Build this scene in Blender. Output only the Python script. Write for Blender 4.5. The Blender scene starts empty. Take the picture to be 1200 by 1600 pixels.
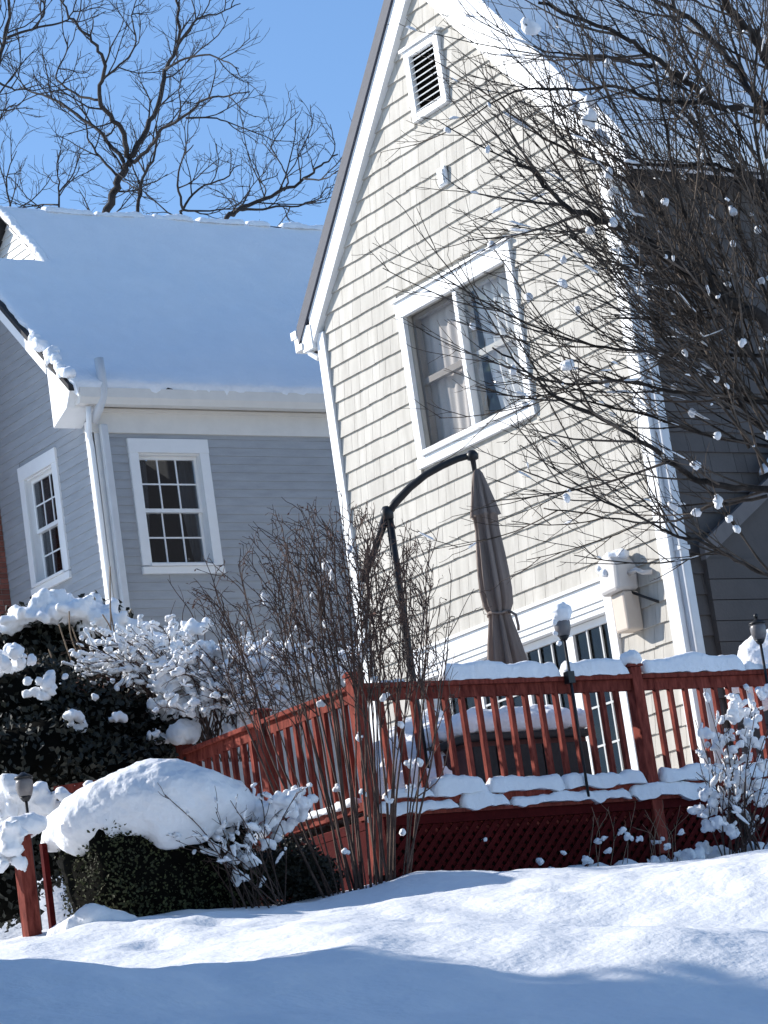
import bpy, bmesh, math, random
import numpy as np
from mathutils import Vector, Matrix, noise

scene = bpy.context.scene
col = scene.collection
V = Vector

# ------------------------------------------------------------------ camera
YAW, PITCH, ROLL, FPX = -0.96264708, 0.21260938, -0.14266442, 4777.2
FW = V((math.sin(YAW)*math.cos(PITCH), math.cos(YAW)*math.cos(PITCH), math.sin(PITCH)))
_rt = V((math.cos(YAW), -math.sin(YAW), 0)); _up = _rt.cross(FW)
RT = _rt*math.cos(ROLL) + _up*math.sin(ROLL)
UP = -_rt*math.sin(ROLL) + _up*math.cos(ROLL)
CAM = V((0, 0, 1.6))
cd = bpy.data.cameras.new('camera'); cam = bpy.data.objects.new('camera', cd); col.objects.link(cam)
cd.sensor_fit = 'HORIZONTAL'; cd.sensor_width = 36; cd.lens = FPX/1200*36
cd.clip_start = 0.1; cd.clip_end = 3000
m3 = Matrix((RT, UP, -FW)).transposed()
cam.matrix_world = Matrix.Translation(CAM) @ m3.to_4x4()
scene.camera = cam
SH = V((-0.8206, 0.5715, 0)); TH = V((0.5715, 0.8206, 0))     # level axes: away from the viewer / to the right
def P(px, py, d):                                               # a point seen in the photo, at its own distance
    return CAM + (FW + RT*((px-600)/FPX) - UP*((py-800)/FPX))*d

# ------------------------------------------------------------------ sky, sun, exposure
SUN = V((-0.715, -0.52, 0.47)).normalized()
world = bpy.data.worlds.new('World'); scene.world = world; world.use_nodes = True
wn = world.node_tree.nodes; wl = world.node_tree.links
sky = wn.new('ShaderNodeTexSky'); sky.sky_type = 'NISHITA'; sky.sun_disc = False
sky.sun_elevation = math.asin(SUN.z); sky.sun_rotation = math.atan2(SUN.x, SUN.y)
sky.air_density = 1.0; sky.dust_density = 0.1; sky.ozone_density = 5.0; sky.altitude = 0
bg = wn['Background']; bg.inputs['Strength'].default_value = 0.125
wl.new(sky.outputs[0], bg.inputs['Color'])
ld = bpy.data.lights.new('sun', 'SUN'); ld.energy = 4.2; ld.angle = math.radians(0.53); ld.color = (1, 0.955, 0.89)
lo = bpy.data.objects.new('sun', ld); col.objects.link(lo); lo.rotation_euler = SUN.to_track_quat('Z', 'Y').to_euler()
scene.view_settings.view_transform = 'Standard'; scene.view_settings.look = 'None'
scene.view_settings.exposure = 0.7; scene.view_settings.gamma = 1.0
scene.view_settings.use_curve_mapping = False
scene.render.engine = 'CYCLES'; scene.cycles.max_bounces = 6; scene.cycles.transparent_max_bounces = 12

# ------------------------------------------------------------------ materials
def mat(name, c, rough=0.6, var=0.15, scale=6.0, bump=0.0, bscale=40.0, c2=None, island=0.0, spec=0.4, stretch=None, metal=0.0, bdist=0.01):
    m = bpy.data.materials.new(name); m.use_nodes = True
    n = m.node_tree.nodes; l = m.node_tree.links; b = n['Principled BSDF']
    b.inputs['Roughness'].default_value = rough; b.inputs['Specular IOR Level'].default_value = spec; b.inputs['Metallic'].default_value = metal
    geo = n.new('ShaderNodeNewGeometry'); mp = n.new('ShaderNodeMapping'); l.new(geo.outputs['Position'], mp.inputs['Vector'])
    if stretch: mp.inputs['Scale'].default_value = stretch
    nz = n.new('ShaderNodeTexNoise'); nz.inputs['Scale'].default_value = scale; nz.inputs['Detail'].default_value = 6; nz.inputs['Roughness'].default_value = 0.65
    l.new(mp.outputs[0], nz.inputs['Vector'])
    rp = n.new('ShaderNodeValToRGB'); rp.color_ramp.elements[0].position = 0.3; rp.color_ramp.elements[1].position = 0.7
    lo_ = [max(0, x*(1-var)) for x in c]; hi = [min(1, x*(1+var)) for x in (c2 or c)]
    rp.color_ramp.elements[0].color = (*lo_, 1); rp.color_ramp.elements[1].color = (*hi, 1)
    l.new(nz.outputs['Fac'], rp.inputs['Fac']); out = rp.outputs['Color']
    if island:
        oi = n.new('ShaderNodeObjectInfo'); ad = n.new('ShaderNodeMath'); ad.operation = 'ADD'
        l.new(geo.outputs['Random Per Island'], ad.inputs[0]); l.new(oi.outputs['Random'], ad.inputs[1])
        fr = n.new('ShaderNodeMath'); fr.operation = 'FRACT'; l.new(ad.outputs[0], fr.inputs[0])
        mr = n.new('ShaderNodeMapRange'); mr.inputs['To Min'].default_value = 1-island; mr.inputs['To Max'].default_value = 1+island*0.6
        l.new(fr.outputs[0], mr.inputs['Value'])
        mx = n.new('ShaderNodeVectorMath'); mx.operation = 'SCALE'; l.new(out, mx.inputs[0]); l.new(mr.outputs[0], mx.inputs['Scale'])
        out = mx.outputs[0]
    l.new(out, b.inputs['Base Color'])
    if bump:
        n2 = n.new('ShaderNodeTexNoise'); n2.inputs['Scale'].default_value = bscale; n2.inputs['Detail'].default_value = 5
        l.new(mp.outputs[0], n2.inputs['Vector'])
        bp = n.new('ShaderNodeBump'); bp.inputs['Strength'].default_value = bump; bp.inputs['Distance'].default_value = bdist
        l.new(n2.outputs['Fac'], bp.inputs['Height']); l.new(bp.outputs[0], b.inputs['Normal'])
    return m

M = {}
M['snow'] = mat('snow', (0.86, 0.87, 0.885), 0.75, 0.025, 3.0, 0.6, 26.0, spec=0.25, bdist=0.016)
M['ground_snow'] = mat('ground_snow', (0.87, 0.88, 0.89), 0.7, 0.02, 2.0, 0.55, 17.0, spec=0.3, bdist=0.02)
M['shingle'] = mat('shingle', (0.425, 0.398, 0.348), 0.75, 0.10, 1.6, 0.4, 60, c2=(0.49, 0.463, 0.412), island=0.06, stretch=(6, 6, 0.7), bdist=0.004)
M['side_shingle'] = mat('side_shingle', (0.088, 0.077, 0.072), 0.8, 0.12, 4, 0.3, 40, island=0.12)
M['white'] = mat('white_paint', (0.80, 0.80, 0.79), 0.45, 0.03, 5, 0.1, 50)
M['trimgrey'] = mat('trim_grey_paint', (0.72, 0.69, 0.64), 0.5, 0.05, 4, 0.1, 40)
M['roofedge'] = mat('roof_edge', (0.06, 0.065, 0.085), 0.7, 0.15, 12, 0.2, 40)
M['roof'] = mat('roof_shingle', (0.035, 0.034, 0.036), 0.9, 0.3, 20, 0.5, 60)
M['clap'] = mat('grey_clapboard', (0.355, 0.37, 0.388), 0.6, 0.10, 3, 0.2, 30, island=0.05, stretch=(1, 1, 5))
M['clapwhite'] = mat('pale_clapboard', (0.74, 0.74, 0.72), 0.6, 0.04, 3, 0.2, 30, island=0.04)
M['red'] = mat('red_stain', (0.115, 0.018, 0.013), 0.85, 0.3, 9, 0.6, 45, c2=(0.235, 0.055, 0.038), island=0.18, stretch=(3, 3, 0.7), spec=0.12, bdist=0.004)
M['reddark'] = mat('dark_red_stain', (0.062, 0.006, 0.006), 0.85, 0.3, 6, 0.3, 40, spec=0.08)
M['brick'] = mat('brick', (0.20, 0.07, 0.05), 0.85, 0.25, 12, 0.5, 60, island=0.25)
M['mortar'] = mat('mortar', (0.28, 0.25, 0.23), 0.9, 0.15, 20)
M['black'] = mat('black_metal', (0.012, 0.012, 0.013), 0.45, 0.2, 10)
M['canopy'] = mat('canopy_cloth', (0.21, 0.165, 0.14), 0.9, 0.2, 6, 0.3, 90, stretch=(1, 1, 0.3))
M['wicker'] = mat('dark_panel', (0.022, 0.018, 0.017), 0.6, 0.3, 14, 0.3, 60)
M['tubside'] = mat('brown_panel', (0.09, 0.028, 0.024), 0.7, 0.3, 10, 0.3, 50)
M['bark'] = mat('bark', (0.045, 0.036, 0.032), 0.9, 0.4, 14, 0.6, 60, c2=(0.10, 0.085, 0.075))
M['treebark'] = mat('tree_bark', (0.014, 0.012, 0.011), 0.95, 0.4, 9, 0.6, 40, c2=(0.05, 0.042, 0.037), spec=0.1)
M['twig'] = mat('twig_bark', (0.03, 0.024, 0.02), 0.9, 0.4, 6, c2=(0.12, 0.096, 0.078), island=0.5, spec=0.15)
M['farbark'] = mat('far_bark', (0.02, 0.017, 0.017), 0.95, 0.3, 5, c2=(0.035, 0.03, 0.028))
M['stem'] = mat('shrub_stem', (0.035, 0.022, 0.018), 0.85, 0.35, 10, 0.4, 60, c2=(0.095, 0.058, 0.045), island=0.3)
M['drystalk'] = mat('dry_stalk', (0.22, 0.16, 0.11), 0.9, 0.3, 10)
M['deadleaf'] = mat('dead_leaf', (0.11, 0.05, 0.035), 0.85, 0.4, 9, island=0.4)
M['boxleaf'] = mat('boxwood_leaf', (0.022, 0.027, 0.009), 0.75, 0.35, 8, c2=(0.055, 0.06, 0.02), island=0.35)
M['darkleaf'] = mat('evergreen_leaf', (0.010, 0.013, 0.008), 0.6, 0.4, 7, c2=(0.02, 0.022, 0.014), island=0.4)
M['needle'] = mat('spruce_needle', (0.02, 0.035, 0.018), 0.8, 0.4, 6, island=0.3)
M['skirtshade'] = mat('skirt_shade', (0.022, 0.005, 0.005), 0.9, 0.3, 6)  # colour standing for the darkness under the deck
M['porch'] = mat('porch_trim', (0.15, 0.135, 0.13), 0.8, 0.1, 6)
M['core'] = mat('inner_shade', (0.005, 0.005, 0.004), 1.0, 0.3, 10, spec=0.05)  # near-black, carries the shade inside the bushes and the gable vent
M['boxbeige'] = mat('beige_housing', (0.58, 0.49, 0.40), 0.5, 0.05, 6)
M['boxgrey'] = mat('pale_housing', (0.55, 0.52, 0.49), 0.5, 0.06, 6)
M['pipe'] = mat('pale_pipe', (0.60, 0.61, 0.62), 0.4, 0.06, 5)
M['curtain'] = mat('curtain', (0.72, 0.71, 0.70), 0.9, 0.08, 6)
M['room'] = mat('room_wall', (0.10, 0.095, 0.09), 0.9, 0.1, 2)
M['lampglass'] = mat('frosted_lamp', (0.16, 0.15, 0.15), 0.3, 0.1, 8)
M['screen'] = mat('sash_grey', (0.35, 0.34, 0.33), 0.6, 0.1, 6)
M['muntin'] = mat('muntin', (0.50, 0.51, 0.50), 0.5, 0.05, 6)

def glass(name, tint, refl, bump=0.02, bs=2.5):
    m = bpy.data.materials.new(name); m.use_nodes = True
    n = m.node_tree.nodes; l = m.node_tree.links; n.remove(n['Principled BSDF'])
    tr = n.new('ShaderNodeBsdfTransparent'); tr.inputs[0].default_value = (*tint, 1)
    gl = n.new('ShaderNodeBsdfGlossy'); gl.inputs['Roughness'].default_value = 0.03; gl.inputs[0].default_value = (0.9, 0.92, 0.95, 1)
    geo = n.new('ShaderNodeNewGeometry'); nz = n.new('ShaderNodeTexNoise'); nz.inputs['Scale'].default_value = bs; nz.inputs['Detail'].default_value = 2
    l.new(geo.outputs['Position'], nz.inputs['Vector'])
    bp = n.new('ShaderNodeBump'); bp.inputs['Strength'].default_value = 1; bp.inputs['Distance'].default_value = bump
    l.new(nz.outputs['Fac'], bp.inputs['Height']); l.new(bp.outputs[0], gl.inputs['Normal'])
    mx = n.new('ShaderNodeMixShader'); mx.inputs[0].default_value = refl
    l.new(tr.outputs[0], mx.inputs[1]); l.new(gl.outputs[0], mx.inputs[2]); l.new(mx.outputs[0], n['Material Output'].inputs['Surface'])
    return m
M['glass'] = glass('window_glass', (0.84, 0.83, 0.82), 0.012, 0.03)
M['glassclear'] = glass('clear_glass', (0.95, 0.95, 0.94), 0.03, 0.05, 4.0)
M['glassdark'] = glass('dark_window_glass', (0.5, 0.52, 0.54), 0.13, 0.02, 2.0)
M['glassdoor'] = glass('door_glass', (0.45, 0.46, 0.48), 0.035, 0.02)

# ------------------------------------------------------------------ mesh helpers
WL = {}                                                          # world position of every thing's origin
class MB:
    def __init__(s): s.v = []; s.f = []
    def add(s, vs, fs):
        o = len(s.v); s.v += [tuple(p) for p in vs]; s.f += [tuple(i+o for i in f) for f in fs]
    def box8(s, c): s.add(c, [(0,1,2,3),(7,6,5,4),(0,4,5,1),(1,5,6,2),(2,6,7,3),(3,7,4,0)])
    def box(s, x0, x1, y0, y1, z0, z1):
        s.box8([(x0,y0,z0),(x1,y0,z0),(x1,y1,z0),(x0,y1,z0),(x0,y0,z1),(x1,y0,z1),(x1,y1,z1),(x0,y1,z1)])
    def fbox(s, F, a0, a1, n0, n1, z0, z1):                      # box in a wall's own frame (along, out, up)
        o, a, n = F; Z = V((0,0,1))
        q = lambda i, j, k: o + a*i + n*j + Z*k
        s.box8([q(a0,n0,z0),q(a1,n0,z0),q(a1,n1,z0),q(a0,n1,z0),q(a0,n0,z1),q(a1,n0,z1),q(a1,n1,z1),q(a0,n1,z1)])
    def prism(s, F, poly, n0, n1):                               # polygon (along, up) pushed out from n0 to n1
        o, a, n = F; k = len(poly); Z = V((0,0,1))
        vs = [o + a*p[0] + n*n0 + Z*p[1] for p in poly] + [o + a*p[0] + n*n1 + Z*p[1] for p in poly]
        s.add(vs, [tuple(range(k)), tuple(range(2*k-1, k-1, -1))] + [(i, (i+1)%k, k+(i+1)%k, k+i) for i in range(k)])
    def beam(s, p, q, w, h, upv=V((0,0,1))):                     # square bar between two points
        p = V(p); q = V(q); d = (q-p).normalized(); x = d.cross(upv)
        x = (x if x.length > 1e-4 else d.cross(V((1,0,0)))).normalized(); y = x.cross(d).normalized()
        x *= w/2; y *= h/2
        s.box8([p-x-y, p+x-y, p+x+y, p-x+y, q-x-y, q+x-y, q+x+y, q-x+y])
    def tube(s, pts, rad, k=5, cap=True):
        pts = [V(p) for p in pts]; n = len(pts)
        if not hasattr(rad, '__len__'): rad = [rad]*n
        t = (pts[1]-pts[0]).normalized(); x = t.cross(V((0.31,0.52,0.79))).normalized(); rings = []; o = len(s.v)
        for i, p in enumerate(pts):
            t = (pts[min(i+1,n-1)]-pts[max(i-1,0)])
            t = t.normalized() if t.length > 1e-6 else V((0,0,1))
            x = (x - t*x.dot(t)); x = x.normalized() if x.length > 1e-5 else t.orthogonal().normalized()
            y = t.cross(x)
            for j in range(k):
                a = 2*math.pi*j/k; s.v.append(tuple(p + x*(math.cos(a)*rad[i]) + y*(math.sin(a)*rad[i])))
        for i in range(n-1):
            for j in range(k):
                s.f.append((o+i*k+j, o+i*k+(j+1)%k, o+(i+1)*k+(j+1)%k, o+(i+1)*k+j))
        if cap:
            s.f.append(tuple(o+j for j in range(k))[::-1]); s.f.append(tuple(o+(n-1)*k+j for j in range(k)))
    def lathe(s, c, prof, k=16):                                 # (radius, height) profile about a vertical axis
        c = V(c); o = len(s.v)
        for r, z in prof:
            for j in range(k):
                a = 2*math.pi*j/k; s.v.append((c.x+r*math.cos(a), c.y+r*math.sin(a), c.z+z))
        for i in range(len(prof)-1):
            for j in range(k): s.f.append((o+i*k+j, o+i*k+(j+1)%k, o+(i+1)*k+(j+1)%k, o+(i+1)*k+j))
        s.f.append(tuple(o+j for j in range(k))[::-1]); s.f.append(tuple(o+(len(prof)-1)*k+j for j in range(k)))
    def grid(s, rows):                                           # rows of points, joined as quads
        o = len(s.v); m = len(rows[0])
        for r in rows: s.v += [tuple(p) for p in r]
        for i in range(len(rows)-1):
            for j in range(m-1): s.f.append((o+i*m+j, o+i*m+j+1, o+(i+1)*m+j+1, o+(i+1)*m+j))
    def leaf(s, p, d, n, L, w):                                  # one small pointed leaf, folded along its rib
        x = d.cross(n).normalized()*w; o = len(s.v)
        s.v += [tuple(p), tuple(p+d*L*0.5+x+n*w*0.3), tuple(p+d*L), tuple(p+d*L*0.5-x+n*w*0.3)]
        s.f += [(o,o+1,o+2),(o,o+2,o+3)]
    def mesh(s, name, off=V((0,0,0)), smooth=False, fix=True):
        me = bpy.data.meshes.new(name)
        me.from_pydata([(p[0]-off.x, p[1]-off.y, p[2]-off.z) for p in s.v], [], s.f)
        if fix:
            bm = bmesh.new(); bm.from_mesh(me); bmesh.ops.recalc_face_normals(bm, faces=bm.faces); bm.to_mesh(me); bm.free()
        if smooth: me.polygons.foreach_set('use_smooth', [True]*len(me.polygons))
        me.update(); return me
    def build(s, name, m, parent=None, smooth=False, fix=True, bevel=0):
        off = WL[parent.name] if parent else V((0,0,0))
        return link(name, s.mesh(name, off, smooth, fix), m, parent, bevel)
def link(name, me, m, parent=None, bevel=0):
    o = bpy.data.objects.new(name, me); col.objects.link(o)
    if m is not None and not me.materials: me.materials.append(M[m] if isinstance(m, str) else m)
    if parent: o.parent = parent; WL[o.name] = WL[parent.name]
    else: WL[o.name] = V((0,0,0))
    if bevel:
        b = o.modifiers.new('bevel', 'BEVEL'); b.width = bevel; b.segments = 2; b.limit_method = 'ANGLE'
    return o
def tag(o, label=None, cat=None, group=None, kind=None):
    for k, x in (('label', label), ('category', cat), ('group', group), ('kind', kind)):
        if x: o[k] = x
    return o
def thing(name, loc, label, cat, group=None):
    o = bpy.data.objects.new(name, None); col.objects.link(o); o.location = loc; o.empty_display_size = 0.2
    WL[o.name] = V(loc); return tag(o, label, cat, group)
def stuff(o): o['kind'] = 'stuff'; return o

def fbm(p, sc=1.0, oct=3): return noise.fractal(V(p)*sc, 1.0, 2.0, oct)
def nets(F, org, h):
    """skin of the solid where F > 0 (surface nets on a regular grid)"""
    S = F > 0; sh = tuple(n-1 for n in F.shape)
    pos = np.zeros(sh+(3,)); cnt = np.zeros(sh)
    for ax in range(3):
        sl0 = [slice(None)]*3; sl1 = [slice(None)]*3; sl0[ax] = slice(0, -1); sl1[ax] = slice(1, None)
        A, B = F[tuple(sl0)], F[tuple(sl1)]; X = (A > 0) != (B > 0)
        t = np.where(X, A/np.where(X, A-B, 1), 0); o1, o2 = [q for q in range(3) if q != ax]
        for a in (0, 1):
            for b in (0, 1):
                ss = [slice(None)]*3; ss[o1] = slice(a, a+sh[o1]); ss[o2] = slice(b, b+sh[o2]); ss = tuple(ss)
                x = X[ss]; cnt += x; pos[..., ax] += np.where(x, t[ss], 0); pos[..., o1] += x*a; pos[..., o2] += x*b
    act = cnt > 0; idx = -np.ones(sh, int); idx[act] = np.arange(act.sum())
    cell = np.argwhere(act); vs = org + (cell + pos[act]/cnt[act][:, None])*h; fs = []
    for ax in range(3):
        sl0 = [slice(1, -1)]*3; sl1 = [slice(1, -1)]*3; sl0[ax] = slice(0, -1); sl1[ax] = slice(1, None)
        A, B = S[tuple(sl0)], S[tuple(sl1)]; e = np.argwhere(A != B)
        if not len(e): continue
        flip = A[A != B]; o1, o2 = (ax+1) % 3, (ax+2) % 3; base_ = e.copy(); base_[:, [q for q in range(3) if q != ax]] += 1
        q = []
        for (a, b) in ((-1,-1),(0,-1),(0,0),(-1,0)):
            c = base_.copy(); c[:, o1] += a; c[:, o2] += b; q.append(idx[c[:, 0], c[:, 1], c[:, 2]])
        q = np.stack(q, 1); q[~flip] = q[~flip][:, ::-1]; fs.append(q)
    return vs, np.concatenate(fs)
def blob(name, spheres, m, parent, vox=0.03, amp=0.02, nsc=6.0, squash=1.0, soft=1.0):
    """soft lump of snow: spheres (point, radius) melted into one skin and roughened"""
    C = np.array([tuple(p) for p, r in spheres]); R = np.array([r for p, r in spheres]); n = len(R)
    lab = -np.ones(n, int); k = 0                                  # touching spheres belong together
    for i in range(n):
        if lab[i] >= 0: continue
        st = [i]; lab[i] = k
        while st:
            a = st.pop(); near_ = np.where((lab < 0) & (np.linalg.norm(C-C[a], axis=1) < (R+R[a])+3*vox))[0]; lab[near_] = k; st += list(near_)
        k += 1
    V_, F_, off = [], [], 0
    for g_ in range(k):
        c, r = C[lab == g_], R[lab == g_]; lo_ = (c-r[:, None]).min(0)-3*vox; hi = (c+r[:, None]).max(0)+3*vox
        ax_ = [np.arange(lo_[q], hi[q]+vox, vox) for q in range(3)]; kk = max(vox*0.6, 0.16*float(np.mean(r)))*soft
        D = np.zeros([len(q) for q in ax_])
        for p, q in zip(c, r):
            sl = tuple(slice(max(0, int((p[w]-q-6*kk-lo_[w])/vox)), int((p[w]+q+6*kk-lo_[w])/vox)+2) for w in range(3))
            g3 = [ax_[w][sl[w]]-p[w] for w in range(3)]
            d = np.sqrt(g3[0][:, None, None]**2+g3[1][None, :, None]**2+(g3[2][None, None, :]/squash)**2)
            D[sl] += np.exp(np.clip((q-d)/kk, -12, 12))
        f = np.log(np.maximum(D, 1e-6))
        if not (f > 0).any(): continue
        v, fc = nets(f, lo_, vox); V_.append(v); F_.append(fc+off); off += len(v)
    me = bpy.data.meshes.new(name); me.from_pydata(np.concatenate(V_).tolist(), [], np.concatenate(F_).tolist()); me.update()
    po = WL[parent.name] if parent else V((0,0,0)); out = []
    for v in me.vertices:
        d = (fbm(v.co, nsc, 3)+0.35*fbm(v.co, nsc*3.1, 2))*amp + 0.006*fbm(v.co, 26, 2)
        out.append(v.co + v.normal*d - po)
    for v, q in zip(me.vertices, out): v.co = q
    me.polygons.foreach_set('use_smooth', [True]*len(me.polygons)); me.update()
    o = link(name, me, m, parent)
    if k > 1 and parent: o['kind'] = 'stuff'
    return o
def loaf(mb, p, q, w, h, seed=0, n=None, sag=0.0):
    """ridge of snow lying along a bar from p to q"""
    p = V(p); q = V(q); L = (q-p).length; d = (q-p)/L; x = d.cross(V((0,0,1))).normalized(); n = n or max(6, int(L/0.03)); k = 9
    rows = []
    for i in range(n+1):
        f = i/n; e = min(1, min(f, 1-f)*L/0.035 + 0.25)**0.5
        hh = h*(0.9 + 0.34*fbm((seed*7.3+f*L*3.2, 1.7, seed), 1, 4))*e
        ww = w*(1 + 0.22*fbm((seed*3.1+f*L*3.5, 5.2, seed), 1, 2))
        c = p + d*(f*L); row = []
        for j in range(k):
            a = math.pi*j/(k-1); u = math.cos(a); z = math.sin(a)**0.38
            pt = c + x*(u*ww/2*(1-0.12*z)) + V((0,0,z*hh - sag*(1-z)*max(0, fbm((f*L*4, seed, 9.1), 1, 2))))
            pt += V((fbm(pt, 14), fbm(pt+V((9,0,0)), 14), fbm(pt+V((0,9,0)), 14)))*0.012
            row.append(pt)
        row.append(row[0]); rows.append(row)
    o = len(mb.v); mb.grid(rows); m = k+1
    mb.f.append(tuple(o+j for j in range(k))); mb.f.append(tuple(o+n*m+j for j in range(k))[::-1])

def sst(a, b, x):
    t = max(0, min(1, (x-a)/(b-a))); return t*t*(3-2*t)
BP = [(-400,0),(0,0),(8,1.25),(12,1.95),(15,2.43),(18,3.05),(20.9,3.59),(23,3.63),(26,3.66),(40,3.7),(4000,3.7)]
def base(s):
    for (a, za), (b, zb) in zip(BP, BP[1:]):
        if s <= b: return za + (zb-za)*max(0, (s-a)/(b-a))
    return 3.7
DENTS = []
for (px, py, d, a, b, dep) in ((562,1420,19.4,.16,.22,.07),(765,1410,20.2,.18,.2,.06),(335,1418,19.4,.16,.2,.06),(240,1440,18.6,.14,.2,.05),(1035,1395,20.6,.2,.2,.05),(650,1440,18,.12,.15,.03),(450,1436,18.5,.12,.15,.03),(880,1440,18.6,.15,.2,.04),(1100,1440,18.6,.14,.2,.04),(980,1470,17.4,.12,.15,.03)):
    q = P(px, py, d); DENTS.append((q.dot(SH), q.dot(TH), a, b, dep))
def G(x, y, fine=True):                                          # height of the snow
    s = -0.8206*x + 0.5715*y; t = 0.5715*x + 0.8206*y
    z = sum(base(s+o) for o in (-0.9,-0.45,0,0.45,0.9))/5
    z += 2.6*sst(24.5, 31, s)*(1-sst(-3.5, -1.2, t))
    z -= 0.14*sst(-0.4, 1.5, t)*sst(18.5, 21, s)*(1-sst(26, 30, s))
    w = sst(6, 13, s)*(1-sst(14.6, 18, s)); tt = max(-6, min(6, t)); z -= 0.19*tt*w
    sc = 16.9 - 0.62*t; near = 1-sst(6, 12, abs(t))
    z += near*(0.05*math.exp(-((s-sc)/0.8)**2) - 0.13*math.exp(-((s-sc-1.3)/0.7)**2)*sst(-1.5, 1.5, t))
    if fine and abs(t) < 14 and 4 < s < 40:
        for (ds_, dt_, da, db, dep) in DENTS:
            if abs(s-ds_) < 0.8 and abs(t-dt_) < 0.8:
                q = ((s-ds_)/db)**2+((t-dt_)/da)**2; z += dep*(0.55*math.exp(-q*0.4)-1.3*math.exp(-q))
        z += 0.007*fbm((s*5, t*6, 2.0), 1, 3)
        z += 0.07*fbm((s*0.55, t*0.8, 0.3), 1, 3) + 0.018*fbm((s*2.2, t*2.8, 4.0), 1, 3)
    return z
def gs(s, t): p = SH*s + TH*t; return V((p.x, p.y, G(p.x, p.y)))
def drop(p): return V((p.x, p.y, G(p.x, p.y)))

# ------------------------------------------------------------------ ground
def axis(lo, hi, step, far, n=14):
    a = []; x = lo
    while x <= hi: a.append(x); x += step
    k = [(far/step)**(i/n)*step for i in range(1, n+1)]
    return [lo-d for d in reversed(k)] + a + [hi+d for d in k]
mb = MB()
mb.grid([[gs(s, t) for t in axis(-4.2, 4.2, 0.055, 900)] for s in axis(11, 25, 0.055, 900)])
g = mb.build('ground', 'ground_snow', None, True, False); tag(g, kind='structure')


# ------------------------------------------------------------------ beige shingled house
rng = random.Random(11)
yG, XL, XR, XC, SL, ZA = 16.336, -24.12, -19.36, -21.70, 1.13, 12.43
FG = (V((0, yG, 0)), V((1,0,0)), V((0,-1,0)))                     # gable wall
FS = (V((XR, 0, 0)), V((0,1,0)), V((1,0,0)))                      # shaded side wall
house = thing('beige_house', (XC, yG, 3.7), 'beige shingled house with a steep sunlit gable behind the red deck', 'house')
WIN = (-22.73, -20.86, 7.99, 9.62); DOOR = (-23.32, -20.20, 4.15, 6.33); VENT = (-22.0, -21.43, 11.17, 11.87)
mb = MB(); ez = 9.86
mb.fbox(FG, XL, XR, -0.15, 0, 3.4, 4.16)
mb.fbox(FG, XL, -23.2, -0.15, 0, 4.16, 6.2); mb.fbox(FG, -20.32, XR, -0.15, 0, 4.16, 6.2)
mb.fbox(FG, XL, XR, -0.15, 0, 6.2, 8.12)
mb.fbox(FG, XL, -22.62, -0.15, 0, 8.12, 9.47); mb.fbox(FG, -20.97, XR, -0.15, 0, 8.12, 9.47)
mb.prism(FG, [(XL,9.47),(XR,9.47),(XR,ez),(XC,ZA+0.05),(XL,ez)], -0.15, 0)
mb.fbox(FS, yG+0.15, yG+9, -0.12, -0.002, 3.4, ez); mb.box(XL, XL+0.12, yG+0.15, yG+9, 3.4, ez)
mb.box(XL, XR-0.002, yG+8.9, yG+9, 3.4, ez); mb.box(XL+0.12, XR-0.12, yG+0.15, yG+8.9, 6.9, 7.0)
mb.build('wall', 'shingle', house)
# inner room faces behind the openings
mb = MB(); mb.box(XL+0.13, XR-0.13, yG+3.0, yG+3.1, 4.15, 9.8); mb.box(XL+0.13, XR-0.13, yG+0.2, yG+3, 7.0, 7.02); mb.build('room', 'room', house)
# shingles
EXP = 0.178; classes = [0.10, 0.12, 0.14, 0.16, 0.18, 0.21, 0.24, 0.27]; smesh = {}
def shingle_verts(w): return [(0,-0.030,0),(w,-0.030,0),(w,-0.0015,0),(0,-0.0015,0),(0,-0.0075,0.2),(w,-0.0075,0.2),(w,-0.0015,0.2),(0,-0.0015,0.2)]
pieces = []; row = 0; z = 4.20
while z < ZA-0.05:
    if z > ez-0.3: a = max(XL+0.13, XC-(ZA+0.12-z-0.09)/SL); b = min(XR-0.13, XC+(ZA+0.12-z-0.09)/SL)
    else: a, b = XL+0.13, XR-0.13
    spans = [(a, b)]
    for (o0, o1, q0, q1) in (WIN, DOOR, VENT):
        if z+EXP > q0+0.02 and z < q1-0.03:
            ns = []
            for (s0, s1) in spans:
                if o0 > s0: ns.append((s0, min(s1, o0)))
                if o1 < s1: ns.append((max(s0, o1), s1))
            spans = ns
    for (s0, s1) in spans:
        x = s0
        while x < s1-0.03:
            w = min(rng.choice(classes), s1-x)
            pieces.append((x, z + rng.uniform(-0.004, 0.004), w)); x += w + 0.004
    z += EXP; row += 1
def dist(p): return (V((p[0], yG, p[1]))-CAM).length
vis = sorted([p for p in pieces if p[1] > 5.15 and p[2] > 0.09], key=dist)[:300]
vs = set(id(p) for p in vis)
for p in vis:
    w = round(p[2], 3)
    if w not in smesh:
        t = MB(); t.box8(shingle_verts(w)); smesh[w] = t.mesh('shingle'); smesh[w].materials.append(M['shingle'])
    o = link('shingle', smesh[w], None, house); o.location = V((p[0], yG, p[1])) - WL[house.name]
mb = MB()
for p in pieces:
    if id(p) in vs: continue
    mb.box8([(p[0]+q[0], yG+q[1], p[1]+q[2]) for q in shingle_verts(p[2])])
stuff(mb.build('shingles', 'shingle', house))
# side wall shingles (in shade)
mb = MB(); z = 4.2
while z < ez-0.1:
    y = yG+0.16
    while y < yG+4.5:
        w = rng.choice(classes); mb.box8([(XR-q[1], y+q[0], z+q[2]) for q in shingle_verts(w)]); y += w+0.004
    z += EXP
stuff(mb.build('side_shingles', 'side_shingle', house))
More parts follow.
